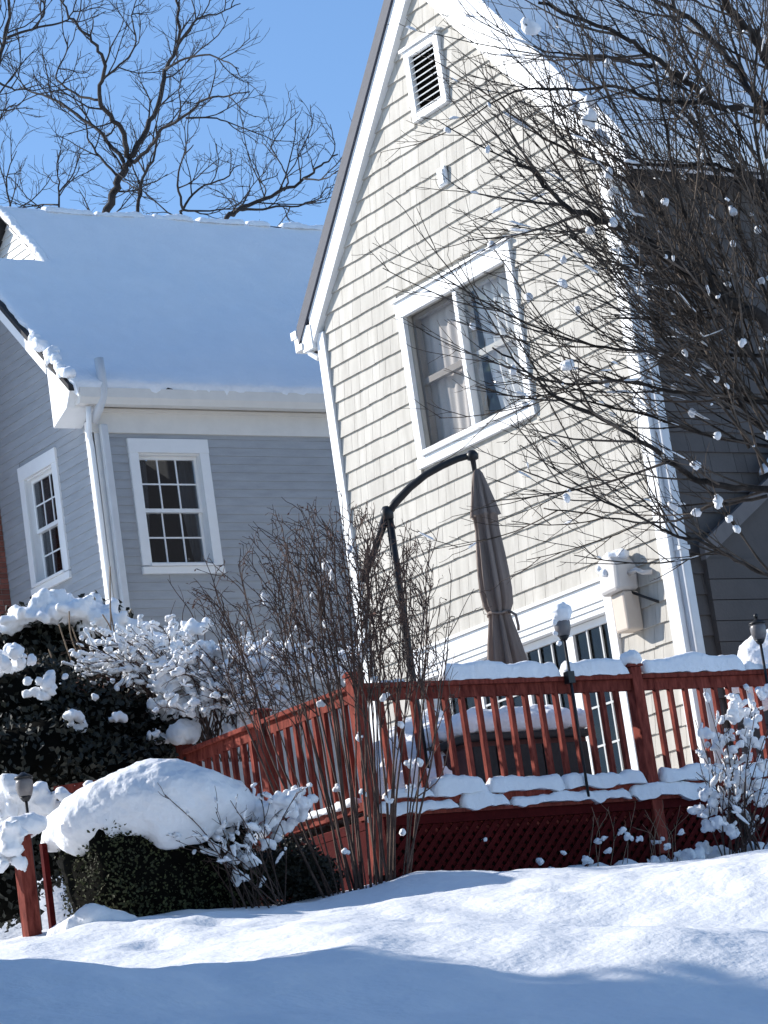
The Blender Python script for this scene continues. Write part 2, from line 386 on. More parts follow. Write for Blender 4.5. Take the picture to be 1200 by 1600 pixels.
# corner boards
for (a0, a1) in ((XL-0.01, XL+0.12), (XR-0.12, XR+0.03)):
    mb = MB(); mb.fbox(FG, a0, a1, 0.001, 0.05, 3.7, 9.75); mb.build('corner_board', 'white', house, bevel=0.004)
mb = MB(); mb.fbox(FS, yG-0.048, yG+0.14, 0.001, 0.028, 3.7, 9.75); mb.build('corner_board', 'white', house)
# rakes: white board and darker roof edge above it
for sgn in (-1, 1):
    def rk(x, up): return (XC+sgn*x, ZA+up-SL*x)
    mb = MB(); mb.prism(FG, [rk(0,0), rk(0,0.29), rk(2.46,0.29), rk(2.46,0)], 0.001, 0.085); mb.build('rake_board', 'white', house, bevel=0.004)
    mb = MB(); mb.prism(FG, [rk(0,0.292), rk(0,0.47), rk(2.66,0.47), rk(2.66,0.292)], -0.02, 0.11)
    mb.build('roof_edge', 'roofedge', house)
    mb = MB(); mb.prism(FG, [rk(0,0.30), rk(0,0.50), rk(2.72,0.50), rk(2.72,0.30)], -9.2, -0.022); roof = mb.build('roof', 'roof', house)
    # eave return block and soffit
    mb = MB(); x0, x1 = sorted((XC+sgn*2.44, XC+sgn*2.62)); mb.prism(FG, [(x0,9.62),(x1,9.62),(x1,9.86),(x0,9.9)], 0.001, 0.095); mb.build('eave_return', 'white', house, bevel=0.005)
    mb = MB(); x0, x1 = sorted((XC+sgn*2.63, XC+sgn*2.76))
    mb.prism(FG, [(x0,9.66),(x1,9.70),(x1+0.015*sgn,9.82),(x0,9.82)], -9.0, 0.09); mb.build('gutter', 'white', house)
    if sgn > 0:   # snow lying on the shaded slope
        rows = []
        for i in range(61):
            y = (yG-0.15 if sgn > 0 else yG+0.35)+i*0.15; r = []
            for j in range(30):
                f = j/29; x = 2.74*(1-f); e = min(1, min(f, 1-f)*14+0.15, i*0.5+0.3)
                r.append(V((XC+sgn*x, y, ZA+0.54-SL*x + (0.20+0.10*fbm((y*1.3, x*1.6, 2), 1, 3))*e**0.5)))
            rows.append(r)
        mb = MB(); mb.grid(rows)
        if sgn < 0: mb.f = [f for f in mb.f if fbm(V(mb.v[f[0]])*0.9+V((3,0,0)), 1, 3) > 0.16]
        for r, q in ((rows[0], -1),) if sgn > 0 else ():
            mb.grid([r, [p - V((0,-0.02,0.34+0.06*fbm((p.x*5,1,1),1,3))) for p in r]])
        if sgn > 0: mb.grid([[r[0] for r in rows], [r[0]-V((0.0,0,0.14)) for r in rows]])
        mb.build('snow', 'snow', roof, True)
# gutter brackets at the left eave, seen end-on
mb = MB(); mb.box(-24.50, -24.40, yG-0.1, yG-0.02, 9.80, 9.88); mb.box(-24.37, -24.31, yG-0.11, yG-0.03, 9.66, 9.72)
mb.tube([(-24.30,yG-0.06,9.70),(-24.26,yG-0.05,9.60),(-24.16,yG-0.03,9.52)], 0.03, 8); mb.build('gutter_outlet', 'white', house)
# downspout on the shaded side of the near corner
mb = MB(); mb.box(XR+0.03, XR+0.115, yG+0.0, yG+0.09, 4.3, 9.55); mb.build('downspout', 'pipe', house, bevel=0.012)
for zz in (5.2, 6.35, 8.0):
    mb = MB(); mb.box(XR+0.028, XR+0.123, yG-0.008, yG+0.1, zz, zz+0.035); mb.build('strap', 'pipe', house)
# side porch gable against the shaded wall
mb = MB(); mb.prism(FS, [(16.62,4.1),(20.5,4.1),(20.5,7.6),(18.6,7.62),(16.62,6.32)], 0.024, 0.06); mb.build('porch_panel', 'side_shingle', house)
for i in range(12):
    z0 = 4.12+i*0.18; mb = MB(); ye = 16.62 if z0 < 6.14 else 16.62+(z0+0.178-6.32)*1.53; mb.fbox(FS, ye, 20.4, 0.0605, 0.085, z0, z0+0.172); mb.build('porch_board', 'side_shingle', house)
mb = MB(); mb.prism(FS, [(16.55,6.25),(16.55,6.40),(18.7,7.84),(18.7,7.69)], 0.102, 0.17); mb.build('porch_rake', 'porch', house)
mb = MB(); loaf(mb, (XR+0.16,17.35,7.0), (XR+0.16,18.6,7.80), 0.12, 0.10, 3); mb.build('snow', 'snow', house, True)

# upper window
def part(parent, name, m, F, *boxes, bevel=0.0):
    mb = MB()
    for b in boxes: mb.fbox(F, *b)
    return mb.build(name, m, parent, bevel=bevel)
w = part(house, 'window', 'white', FG, (-22.735,-20.855,0.001,0.055,9.46,9.62), (-22.73,-22.63,0.001,0.05,8.087,9.459), (-20.96,-20.86,0.001,0.05,8.087,9.459), bevel=0.004)
part(w, 'drip_cap', 'white', FG, (-22.75,-20.84,0.001,0.08,9.622,9.645))
part(w, 'sill', 'white', FG, (-22.74,-20.85,0.001,0.055,7.99,8.085), bevel=0.004)
part(w, 'sill', 'white', FG, (-22.628,-20.962,-0.06,0.085,8.087,8.14), bevel=0.006)
part(w, 'mullion', 'white', FG, (-21.835,-21.775,-0.06,0.03,8.14,9.46), bevel=0.004)
for (a0, a1) in ((-22.63,-21.835), (-21.775,-20.96)):
    s = part(w, 'sash', 'screen', FG, (a0,a0+0.05,-0.11,-0.05,8.14,9.46), (a1-0.05,a1,-0.11,-0.05,8.14,9.46), (a0+0.05,a1-0.05,-0.11,-0.05,8.775,8.835), (a0+0.05,a1-0.05,-0.11,-0.05,8.14,8.20), (a0+0.05,a1-0.05,-0.11,-0.05,9.42,9.46))
    part(w, 'pane', 'glass' if a0 < -22 else 'glassclear', FG, (a0+0.001,a1-0.001,-0.045,-0.041,8.141,9.459))
def drape(parent, F, a0, a1, out, z0, z1, folds, amp, pinch=0.0, m='curtain', seed=0):
    o, a, n = F; rows = []; Z = V((0,0,1)); k = 50
    for i in range(13):
        f = i/12; z = z0+(z1-z0)*f; r = []
        for j in range(k+1):
            u = j/k; uu = u*(1-pinch*(1-f)**2)
            r.append(o + a*(a0+(a1-a0)*uu) + n*(out+amp*math.sin(u*folds*6.283+0.7*math.sin(f*4+seed))+amp*0.6*fbm((u*3, f*2, seed), 1, 2)) + Z*z)
        rows.append(r)
    mb = MB(); mb.grid(rows); return mb.build('curtain', m, parent, True, False)
drape(w, FG, -22.66, -21.80, -0.16, 8.0, 9.6, 6, 0.012, 0.10, seed=1)
drape(w, FG, -20.92, -21.78, -0.17, 8.0, 9.6, 7, 0.025, 0.30, seed=2)
# gable vent
v = part(house, 'gable_vent', 'white', FG, (-22.0,-21.92,0.001,0.06,11.17,11.87), (-21.51,-21.43,0.001,0.06,11.17,11.87), (-21.92,-21.51,0.001,0.06,11.80,11.87), (-21.92,-21.51,0.001,0.06,11.17,11.24), bevel=0.004)
part(v, 'vent_hood', 'white', FG, (-22.03,-21.40,0.001,0.085,11.872,11.9))
part(v, 'vent_shade', 'core', FG, (-21.92,-21.51,-0.05,0.004,11.24,11.80))  # black sheet drawn for the shade behind the slats
for i in range(9):
    z = 11.255 + i*0.061; mb = MB()
    mb.box8([(-21.92,yG-0.055,z),(-21.51,yG-0.055,z),(-21.51,yG-0.048,z-0.004),(-21.92,yG-0.048,z-0.004),(-21.92,yG-0.008,z+0.035),(-21.51,yG-0.008,z+0.035),(-21.51,yG-0.006,z+0.028),(-21.92,yG-0.006,z+0.028)])
    mb.build('slat', 'white', v)
# small outlet cover
c = part(house, 'outlet_cover', 'white', FG, (-21.76,-21.62,0.02,0.06,10.43,10.62), bevel=0.02)
part(c, 'flap', 'white', FG, (-21.735,-21.645,0.06,0.072,10.45,10.59), bevel=0.005)
# sliding door
d = part(house, 'door', 'white', FG, (DOOR[0],DOOR[1],0.001,0.05,6.17,6.33), (DOOR[1]-0.11,DOOR[1],0.001,0.05,4.15,6.17), (DOOR[0],DOOR[0]+0.11,0.001,0.05,4.15,6.17), bevel=0.004)
part(d, 'drip_cap', 'white', FG, (DOOR[0]-0.02,DOOR[1]+0.02,0.001,0.075,6.332,6.36))
part(d, 'head_moulding', 'white', FG, (DOOR[0]+0.11,DOOR[1]-0.11,-0.03,0.035,6.12,6.168), (DOOR[0]+0.11,DOOR[1]-0.11,-0.08,0.02,6.07,6.118))
for k in range(4):
    a0 = DOOR[0]+0.11 + k*0.725; a1 = a0+0.724
    l = part(d, 'door_leaf', 'white', FG, (a0,a0+0.07,-0.12,-0.07,4.16,6.065), (a1-0.07,a1,-0.12,-0.07,4.16,6.065), (a0+0.07,a1-0.07,-0.12,-0.07,6.0,6.065), (a0+0.07,a1-0.07,-0.12,-0.07,4.16,4.3))
    for i in (1, 2): part(l, 'muntin', 'muntin', FG, (a0+0.07+i*0.195-0.009,a0+0.07+i*0.195+0.009,-0.095,-0.078,4.3,6.0))
    for i in range(1, 5): part(l, 'muntin', 'muntin', FG, (a0+0.07,a1-0.07,-0.096,-0.0785,4.3+i*0.34-0.009,4.3+i*0.34+0.009))
    part(l, 'pane', 'glassdoor', FG, (a0+0.071,a1-0.071,-0.104,-0.1,4.301,5.999))

# ------------------------------------------------------------------ grey clapboard house
xW, yC = -29.92, 16.93
F1 = (V((xW,0,0)), V((0,1,0)), V((1,0,0))); F2 = (V((0,yC,0)), V((1,0,0)), V((0,-1,0)))
def roofz(x): return -18.78 - x
grey = thing('grey_house', (-31.5, 19, 6.2), 'grey clapboard house with snow covered roof at the back left', 'house')
WA = (17.353, 18.43, 8.715, 10.338); WB = (-31.78, -30.81, 8.90, 10.48)
mb = MB()
mb.fbox(F1, yC, WA[0]+0.1, -0.15, 0, 5.5, 10.9); mb.fbox(F1, WA[1]-0.1, 26, -0.15, 0, 5.5, 10.9)
mb.fbox(F1, WA[0]+0.1, WA[1]-0.1, -0.15, 0, 5.5, WA[2]+0.1); mb.fbox(F1, WA[0]+0.1, WA[1]-0.1, -0.15, 0, WA[3]-0.1, 10.9)
mb.fbox(F2, WB[1]-0.1, xW-0.15, -0.15, 0, 5.5, 10.7); mb.fbox(F2, -34.0, WB[0]+0.1, -0.15, 0, 5.5, 10.7)
mb.fbox(F2, WB[0]+0.1, WB[1]-0.1, -0.15, 0, 5.5, WB[2]+0.1); mb.fbox(F2, WB[0]+0.1, WB[1]-0.1, -0.15, 0, WB[3]-0.1, 10.7)
mb.prism(F2, [(-34.0,10.7),(xW-0.01,10.7),(-31.96,12.85),(-34.0,11.0)], -0.15, 0)
mb.box(-34.0, -33.9, yC+0.15, 26, 5.5, 10.9); mb.box(-34, xW-0.15, 25.9, 26, 5.5, 10.9)
mb.build('wall', 'clap', grey)
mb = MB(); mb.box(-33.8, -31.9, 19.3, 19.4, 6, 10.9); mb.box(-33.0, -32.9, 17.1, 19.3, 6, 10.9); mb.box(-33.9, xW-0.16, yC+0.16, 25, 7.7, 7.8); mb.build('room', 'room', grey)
def clapboards(F, a0, a1, z0, z1, opening, rake=None, m='clap', parent=grey):
    e = 0.1016; z = z0
    while z < z1:
        spans = [(a0, a1)]
        if rake: spans = [(a0, min(a1, -18.78-0.32-z-e*0.5))]
        if opening and z+e > opening[2]+0.01 and z < opening[3]-0.01:
            s0, s1 = spans[0]; spans = [(s0, opening[0]), (opening[1], s1)]
        for s0, s1 in spans:
            if s1-s0 < 0.05: continue
            o, a, n = F; Z = V((0,0,1)); q = lambda i, j, k: o+a*i+n*j+Z*k
            mb = MB(); mb.box8([q(s0,0.001,z),q(s1,0.001,z),q(s1,0.016,z),q(s0,0.016,z),q(s0,0.001,z+e+0.012),q(s1,0.001,z+e+0.012),q(s1,0.005,z+e+0.012),q(s0,0.005,z+e+0.012)])
            mb.build('clapboard', m, parent)
        z += e
clapboards(F1, yC+0.13, 22.5, 7.2, 10.36, WA)
clapboards(F2, -32.6, xW-0.13, 7.2, 12.2, WB, True)
# corner boards, frieze, eave
part(grey, 'corner_board', 'white', F2, (xW-0.13,xW+0.03,0.001,0.03,5.5,10.56), bevel=0.004)
part(grey, 'corner_board', 'white', F1, (yC-0.028,yC+0.13,0.001,0.03,5.5,10.56), bevel=0.004)
part(grey, 'frieze', 'trimgrey', F1, (yC-0.03,26,0.001,0.045,10.40,10.70), bevel=0.004)
part(grey, 'soffit', 'trimgrey', F1, (16.62,26,0.0,0.14,10.702,10.74))
g1 = MB(); g1.prism((V((0,16.66,0)), V((1,0,0)), V((0,1,0))), [(-29.775,10.68),(-29.66,10.68),(-29.62,10.75),(-29.61,10.86),(-29.775,10.86)], 0, 9.3)
g1.build('gutter', 'trimgrey', grey)
part(grey, 'gutter_moulding', 'trimgrey', F1, (16.8,26,0.046,0.075,10.64,10.68))
mb = MB(); FR = (V((0,16.93,0)), V((1,0,0)), V((0,-1,0)))
mb.prism(FR, [(-30.16,10.52),(-29.80,10.66),(-29.66,10.86),(-30.16,11.26)], 0.0, 0.37); mb.build('eave_return', 'white', grey, bevel=0.006)
mb = MB(); mb.prism(FR, [(-30.165,roofz(-30.165)-0.21),(-30.165,roofz(-30.165)-0.02),(-31.80,13.0),(-31.80,12.81)], 0.33, 0.38); mb.build('rake_board', 'white', grey)
mb = MB(); mb.prism(FR, [(-30.165,roofz(-30.165)-0.10),(-30.165,roofz(-30.165)-0.06),(-31.80,12.96),(-31.80,12.92)], 0.0, 0.329); mb.build('rake_soffit', 'white', grey)
mb = MB(); mb.prism(FR, [(-31.80,12.94),(-31.80,13.01),(-34.2,10.95),(-34.2,10.89)], -1.0, 0.38); mb.build('roof', 'roof', grey)
mb = MB(); mb.prism(FR, [(-29.64,roofz(-29.64)-0.04),(-29.64,roofz(-29.64)+0.03),(-31.80,13.05),(-31.80,12.98)], -9.2, 0.40)
rf = mb.build('roof', 'roof', grey)
mb = MB(); FB = (V((0,17.85,0)), V((1,0,0)), V((0,-1,0)))
mb.prism(FB, [(-31.80,13.00),(-31.80,13.08),(-32.98,14.24),(-34.16,13.14),(-34.16,13.06),(-32.98,14.16)], -8.2, 0.16); mb.build('roof', 'roof', grey)
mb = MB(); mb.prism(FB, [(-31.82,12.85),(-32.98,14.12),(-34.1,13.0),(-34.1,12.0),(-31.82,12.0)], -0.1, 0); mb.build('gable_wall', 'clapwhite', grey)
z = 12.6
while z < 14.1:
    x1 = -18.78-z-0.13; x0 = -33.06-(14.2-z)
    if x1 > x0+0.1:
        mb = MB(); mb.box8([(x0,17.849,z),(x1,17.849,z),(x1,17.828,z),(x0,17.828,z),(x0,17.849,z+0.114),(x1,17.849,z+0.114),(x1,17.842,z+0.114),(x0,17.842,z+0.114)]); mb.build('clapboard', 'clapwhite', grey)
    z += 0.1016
mb = MB(); mb.prism(FB, [(-31.80,12.85),(-31.80,12.98),(-32.98,14.14),(-32.98,14.01)], 0.02, 0.06); mb.build('rake_board', 'white', grey)
# roof snow
rows = []; ys = [16.58+i*0.06 for i in range(158)]; xs = [-29.60-i*0.0469 for i in range(73)]
def rsnow(x, y, e): return roofz(x)+0.03+0.115*(0.85+0.34*fbm((x*0.8, y*0.6, 1), 1, 3)+0.14*fbm((x*2.2, y*4.5, 1), 1, 3))*e
mb = MB(); idx = {}
for i, y in enumerate(ys):
    for j, x in enumerate(xs):
        if y < 17.70 and x < -31.85: continue
        lim = 17.70 if x < -31.85 else 16.58
        e = min(1, (y-lim)/0.06*0.3+0.45, j*0.22+0.5, (72-j)*0.4+0.4)**0.6
        dx = 0.055*fbm((y*4.5, 3.1, 0), 1, 4) if j == 0 else 0; dy = 0.04*fbm((x*6, 1.1, 0), 1, 3) if y-lim < 0.05 else 0
        idx[i, j] = len(mb.v); mb.v.append((x+dx, y+dy, rsnow(x, y, e)))
for (i, j), k in list(idx.items()):
    if all(q in idx for q in ((i+1,j),(i,j+1),(i+1,j+1))): mb.f.append((k, idx[i,j+1], idx[i+1,j+1], idx[i+1,j]))
    if (i-1, j) not in idx and (i, j+1) in idx and (i-1, j+1) not in idx:
        o = len(mb.v); a_, b_ = V(mb.v[k]), V(mb.v[idx[i,j+1]]); mb.v += [tuple(a_+V((0,.03,-.17))), tuple(b_+V((0,.03,-.17)))]; mb.f.append((k, o, o+1, idx[i,j+1]))
    if j == 0 and (i+1, 0) in idx:
        o = len(mb.v); a_, b_ = V(mb.v[k]), V(mb.v[idx[i+1,0]]); mb.v += [tuple(a_+V((-.05,0,-.12))), tuple(b_+V((-.05,0,-.12)))]; mb.f.append((k, idx[i+1,0], o+1, o))
mb.build('snow', 'snow', rf, True)
for k, (a, b) in enumerate(((18.3,19.0),(19.05,19.75),(19.9,20.5),(20.6,21.3),(21.35,21.7),(21.9,22.6),(22.7,23.6))):
    mb = MB(); loaf(mb, (-32.97,a,14.21), (-32.97,b,14.21), 0.26, 0.10, 20+k); mb.build('ridge_snow', 'snow', rf, True)
mb = MB(); mb.beam((-32.98,17.7,14.18), (-32.98,26,14.18), 0.16, 0.10); mb.build('ridge_cap', 'roof', rf)
mb = MB(); loaf(mb, (-31.84,17.70,13.10), (-32.98,17.70,14.24), 0.12, 0.10, 31); mb.build('snow', 'snow', rf, True)
sp = [(V((-29.72-0.06*i+rng.uniform(-.03,.03), 16.56+rng.uniform(-.02,.05), 11.0+0.06*i+rng.uniform(0,.05))), rng.uniform(0.05,0.085)) for i in range(11)]
blob('snow', sp, 'snow', rf, 0.02, 0.03, 9)
# downspouts at the corner
mb = MB(); mb.tube([(-29.64,16.97,11.22),(-29.64,16.98,10.92),(-29.645,16.97,10.78),(-29.70,16.93,10.64),(-29.80,16.88,10.50)], 0.055, 12); mb.build('vent_pipe', 'pipe', grey, True)
mb = MB(); mb.box(-29.87,-29.79, 16.98, 17.07, 6.2, 10.48); mb.build('downspout', 'pipe', grey, bevel=0.015)
mb = MB(); mb.tube([(-29.72,16.80,10.66),(-29.74,16.80,10.52),(-29.83,16.83,10.36),(-29.84,16.85,10.2),(-29.84,16.86,6.2)], 0.032, 10); mb.build('downspout', 'white', grey, True)
# six-over-six windows
def sixwindow(F, W, seed):
    a0, a1, z0, z1 = W
    w = part(grey, 'window', 'white', F, (a0-0.003,a1+0.003,0.001,0.045,z1-0.17,z1), (a0,a0+0.125,0.001,0.04,z0+0.1,z1-0.17), (a1-0.125,a1,0.001,0.04,z0+0.1,z1-0.17), bevel=0.004)
    part(w, 'sill', 'white', F, (a0-0.01,a1+0.01,0.001,0.05,z0,z0+0.085), (a0+0.1,a1-0.1,-0.07,0.075,z0+0.087,z0+0.12), bevel=0.004)
    part(w, 'jamb', 'white', F, (a0+0.1,a0+0.124,-0.15,0.0,z0+0.12,z1-0.17), (a1-0.124,a1-0.1,-0.15,0.0,z0+0.12,z1-0.17), (a0+0.124,a1-0.124,-0.15,0.0,z1-0.19,z1-0.1))
    b0, b1, y0, y1 = a0+0.126, a1-0.126, z0+0.121, z1-0.191; mid = (y0+y1)/2
    for (q0, q1, out) in ((y0, mid+0.02, -0.09), (mid-0.02, y1, -0.055)):
        s = part(w, 'sash', 'white', F, (b0,b0+0.04,out-0.03,out,q0,q1), (b1-0.04,b1,out-0.03,out,q0,q1), (b0+0.04,b1-0.04,out-0.03,out,q1-0.04,q1), (b0+0.04,b1-0.04,out-0.03,out,q0,q0+0.045))
        c0, c1 = b0+0.04, b1-0.04; r0, r1 = q0+0.045, q1-0.04
        for i in (1, 2):
            x = c0+(c1-c0)*i/3; part(s, 'muntin', 'white', F, (x-0.009,x+0.009,out-0.02,out-0.004,r0,r1))
        part(s, 'muntin', 'white', F, (c0,c1,out-0.021,out-0.005,(r0+r1)/2-0.009,(r0+r1)/2+0.009))
        for i in range(3):
            for j in range(2):
                part(s, 'pane', 'glassdark', F, (c0+(c1-c0)*i/3+0.0095,c0+(c1-c0)*(i+1)/3-0.0095,out-0.016,out-0.012,r0+(r1-r0)*j/2+0.0095,r0+(r1-r0)*(j+1)/2-0.0095))
    drape(w, F, b0-0.02, b0+0.22, -0.2, y0-.05, y1+.05, 4, 0.018, 0.55, 'curtain', seed); drape(w, F, b1+0.02, b1-0.22, -0.2, y0-.05, y1+.05, 4, 0.018, 0.55, 'curtain', seed+1)
sixwindow(F1, WA, 3); sixwindow(F2, WB, 5)

# ------------------------------------------------------------------ brick chimney stack at the left edge
xb = -32.38
ch = thing('brick_chimney', (-34, 16, 5.5), 'dark red brick chimney stack at the left edge against the grey house', 'chimney')
mb = MB(); mb.box(-35.6, xb-0.012, 15.25, yC-0.01, 5.5, 13.2); mb.build('core', 'mortar', ch)
mb = MB(); mb.box(-35.68, xb+0.06, 15.17, yC-0.02, 13.2, 13.35); mb.build('cap', 'mortar', ch)
bm_ = MB(); bm_.box(-0.1, 0, 0, 0.2, 0, 0.057); bme = bm_.mesh('brick'); bme.materials.append(M['brick'])
rest = MB(); k = 0; z = 7.4
while z < 13.1:
    y = yC-0.012 - (0.105 if k % 2 else 0.0)
    if k % 2: rest.box(xb-0.1, xb, y, y+0.095, z, z+0.057)
    j = 0
    while y-0.21 > 15.25:
        y -= 0.21
        if 8.0 < z < 10.9 and j < 3: o = link('brick', bme, None, ch); o.location = V((xb, y, z)) - WL[ch.name]
        else: rest.box(xb-0.1, xb, y, y+0.2, z, z+0.057)
        j += 1
    z += 0.067; k += 1
z = 7.4; k = 0
while z < 13.1:
    x = xb-0.21+(0.105 if k % 2 else 0.0)
    while x > -35.6: rest.box(x, min(x+0.2, xb), 15.24, 15.3, z, z+0.057); x -= 0.21
    z += 0.067; k += 1
stuff(rest.build('bricks', 'brick', ch))

# ------------------------------------------------------------------ red deck
DX, DY, DZ = -18.2, 12.2, 4.12
deck = thing('deck', (DX, DY, 3.6), 'red stained wooden deck with baluster railing in front of the beige house', 'deck')
mb = MB(); mb.box(-21.0, DX, DY, yG-0.06, 3.98, DZ); mb.box(XR+0.14, DX, yG-0.06, 19.5, 3.98, DZ); mb.build('floor', 'red', deck)
# edge board, nosing
mb = MB(); mb.box(DX+0.001, DX+0.035, DY-0.03, 19.5, 4.045, 4.11); mb.build('fascia', 'reddark', deck)
mb = MB(); mb.box(-21.0, DX, DY-0.035, DY-0.001, 4.045, 4.11); mb.build('fascia', 'reddark', deck)
mb = MB(); mb.box(DX-0.12, DX+0.06, DY-0.05, 19.5, 4.112, 4.14); mb.build('nosing', 'red', deck)
# posts
postspots = [(DX, DY), (DX, 14.77), (DX, 17.35), (-19.52, DY), (-20.73, DY)]
for (x, y) in postspots:
    mb = MB(); mb.box(x-0.05, x+0.05, y-0.05, y+0.05, 3.7, 5.15); p = mb.build('post', 'red', deck, bevel=0.006)
    mb = MB(); mb.prism((V((0,y,0)), V((1,0,0)), V((0,-1,0))), [(x-0.062,5.152),(x+0.062,5.152),(x+0.062,5.17),(x,5.19),(x-0.062,5.17)], -0.062, 0.062); mb.build('post_cap', 'red', p)
# rails
def railrun(p, q):
    p = V(p); q = V(q); d = (q-p).normalized()
    mb = MB(); mb.beam(p+V((0,0,5.075)), q+V((0,0,5.075)), 0.105, 0.036); mb.build('top_rail', 'red', deck, bevel=0.004)
    mb = MB(); mb.beam(p+V((0,0,5.013)), q+V((0,0,5.013)), 0.04, 0.085); mb.build('sub_rail', 'red', deck)
    mb = MB(); mb.beam(p+V((0,0,4.215)), q+V((0,0,4.215)), 0.06, 0.06); mb.build('bottom_rail', 'red', deck)
bal = MB(); bal.box(-0.019, 0.019, -0.019, 0.019, 0, 0.728); balm = bal.mesh('baluster'); balm.materials.append(M['red'])
def balusters(p, q, n):
    p = V(p); q = V(q)
    for i in range(1, n):
        c = p+(q-p)*(i/n); o = link('baluster', balm, None, deck); o.location = V((c.x, c.y, 4.243)) - WL[deck.name]
        o.rotation_euler = (rng.uniform(-.006,.006), rng.uniform(-.006,.006), rng.uniform(-.03,.03))
for p, q, n in (((DX,DY+0.05,0),(DX,14.72,0),17), ((DX,14.82,0),(DX,17.30,0),17), ((DX,17.40,0),(DX,19.4,0),13), ((DX-0.05,DY,0),(-19.47,DY,0),9), ((-19.57,DY,0),(-20.68,DY,0),8)):
    railrun(p, q); balusters(p, q, n)
# lattice skirt
mb = MB(); mb.box(DX-0.06, DX-0.03, DY, 17.5, 3.25, 3.975); mb.box(-21, DX-0.06, DY, DY+0.03, 3.25, 3.975); mb.build('skirt_shade_sheet', 'skirtshade', deck)  # dark sheets added in place of the shade under the deck
def clipseg(y0, z0, dy, dz, ya, yb, za, zb):
    t0, t1 = -9, 9
    for o, dd, lo_, hi_ in ((y0, dy, ya, yb), (z0, dz, za, zb)):
        a, b = (lo_-o)/dd, (hi_-o)/dd
        if a > b: a, b = b, a
        t0 = max(t0, a); t1 = min(t1, b)
    return t0, t1
for sgn in (1, -1):
    y = DY-0.9
    while y < 17.7:
        t0, t1 = clipseg(y, 3.45, 0.7071, 0.7071*sgn, DY+0.0, 16.9, 3.30, 4.04)
        if t1-t0 > 0.05:
            xx = DX+0.012+0.007*sgn; mb = MB()
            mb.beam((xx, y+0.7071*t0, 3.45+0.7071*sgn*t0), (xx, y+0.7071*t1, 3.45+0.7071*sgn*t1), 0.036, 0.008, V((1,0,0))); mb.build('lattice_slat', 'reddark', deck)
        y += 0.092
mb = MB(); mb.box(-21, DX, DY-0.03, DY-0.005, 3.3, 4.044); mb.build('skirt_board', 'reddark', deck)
# snow on the railings
k = 40
for (a, b, h) in ((12.98,14.03,0.125), (14.10,14.68,0.105), (14.86,15.85,0.14), (15.87,16.4,0.06), (16.5,17.28,0.12)):
    mb = MB(); loaf(mb, (DX,a,5.093), (DX,b,5.093), 0.125, h*1.15, k); mb.build('rail_snow', 'snow', deck, True); k += 1
mb = MB(); loaf(mb, (DX,12.4,5.093), (DX,12.62,5.093), 0.08, 0.03, k); mb.build('rail_snow', 'snow', deck, True)
for (a, b, h) in ((12.3,12.7,0.07), (12.72,13.2,0.14), (13.22,13.9,0.12), (13.92,14.68,0.11), (14.86,15.6,0.13), (15.65,16.5,0.1)):
    mb = MB(); loaf(mb, (DX+0.015,a,4.245), (DX+0.015,b,4.245), 0.12, h, k, sag=0.05); mb.build('rail_snow', 'snow', deck, True); k += 1
for (a, b, h) in ((12.22,12.9,0.07), (12.95,13.35,0.12), (13.4,14.5,0.075), (14.52,15.35,0.10), (15.5,16.6,0.08)):
    mb = MB(); loaf(mb, (DX+0.03,a,4.142), (DX+0.03,b,4.142), 0.12, h, k, sag=0.09); mb.build('edge_snow', 'snow', deck, True); k += 1
for (a, b, h) in ((-18.35,-19.4,0.06), (-19.6,-20.6,0.08)):
    mb = MB(); loaf(mb, (a,DY-0.01,4.245), (b,DY-0.01,4.245), 0.12, h, k, sag=0.05); mb.build('rail_snow', 'snow', deck, True); k += 1
for (x, y, s) in ((DX,14.77,1.0), (-20.73,DY,1.5)):
    sp = [(V((x+rng.uniform(-.03,.03)*s, y+rng.uniform(-.03,.03)*s, 5.20+rng.uniform(0.0,.05)*s)), 0.062*s) for _ in range(7)]
    blob('post_snow', sp, 'snow', deck, 0.014, 0.02, 9, 0.8)
# snow drifted over the deck boards and spilling through the railing
sp = []
for (px, py, d, r) in ((615,1205,23.0,.11),(640,1215,22.95,.12),(665,1225,22.9,.10),(690,1218,22.9,.10),(600,1225,23,.09),(790,1235,23.1,.05),(775,1245,23.1,.05)):
    sp.append((P(px,py,d), r))
blob('snow_spill', sp, 'snow', deck, 0.018, 0.03, 8)
sp = []
for (px, py, d, r) in ((610,1195,24.2,.22),(645,1165,24.4,.20),(675,1140,24.6,.17),(690,1160,24.4,.18),(665,1185,24.2,.2),(630,1215,24.0,.25),(690,1215,24.0,.25)):
    sp.append((P(px,py,d), r))
blob('snow_pile', sp, 'snow', deck, 0.03, 0.04, 5)
rows = []
for i in range(50):
    y = DY+0.07+i*0.08; rows.append([V((-20.95+j*0.09, y, DZ+0.12+0.05*fbm((j*0.09*1.6, y*1.4, 6), 1, 3))) for j in range(30)])
mb = MB(); mb.grid(rows); mb.build('floor_snow', 'snow', deck, True, False)

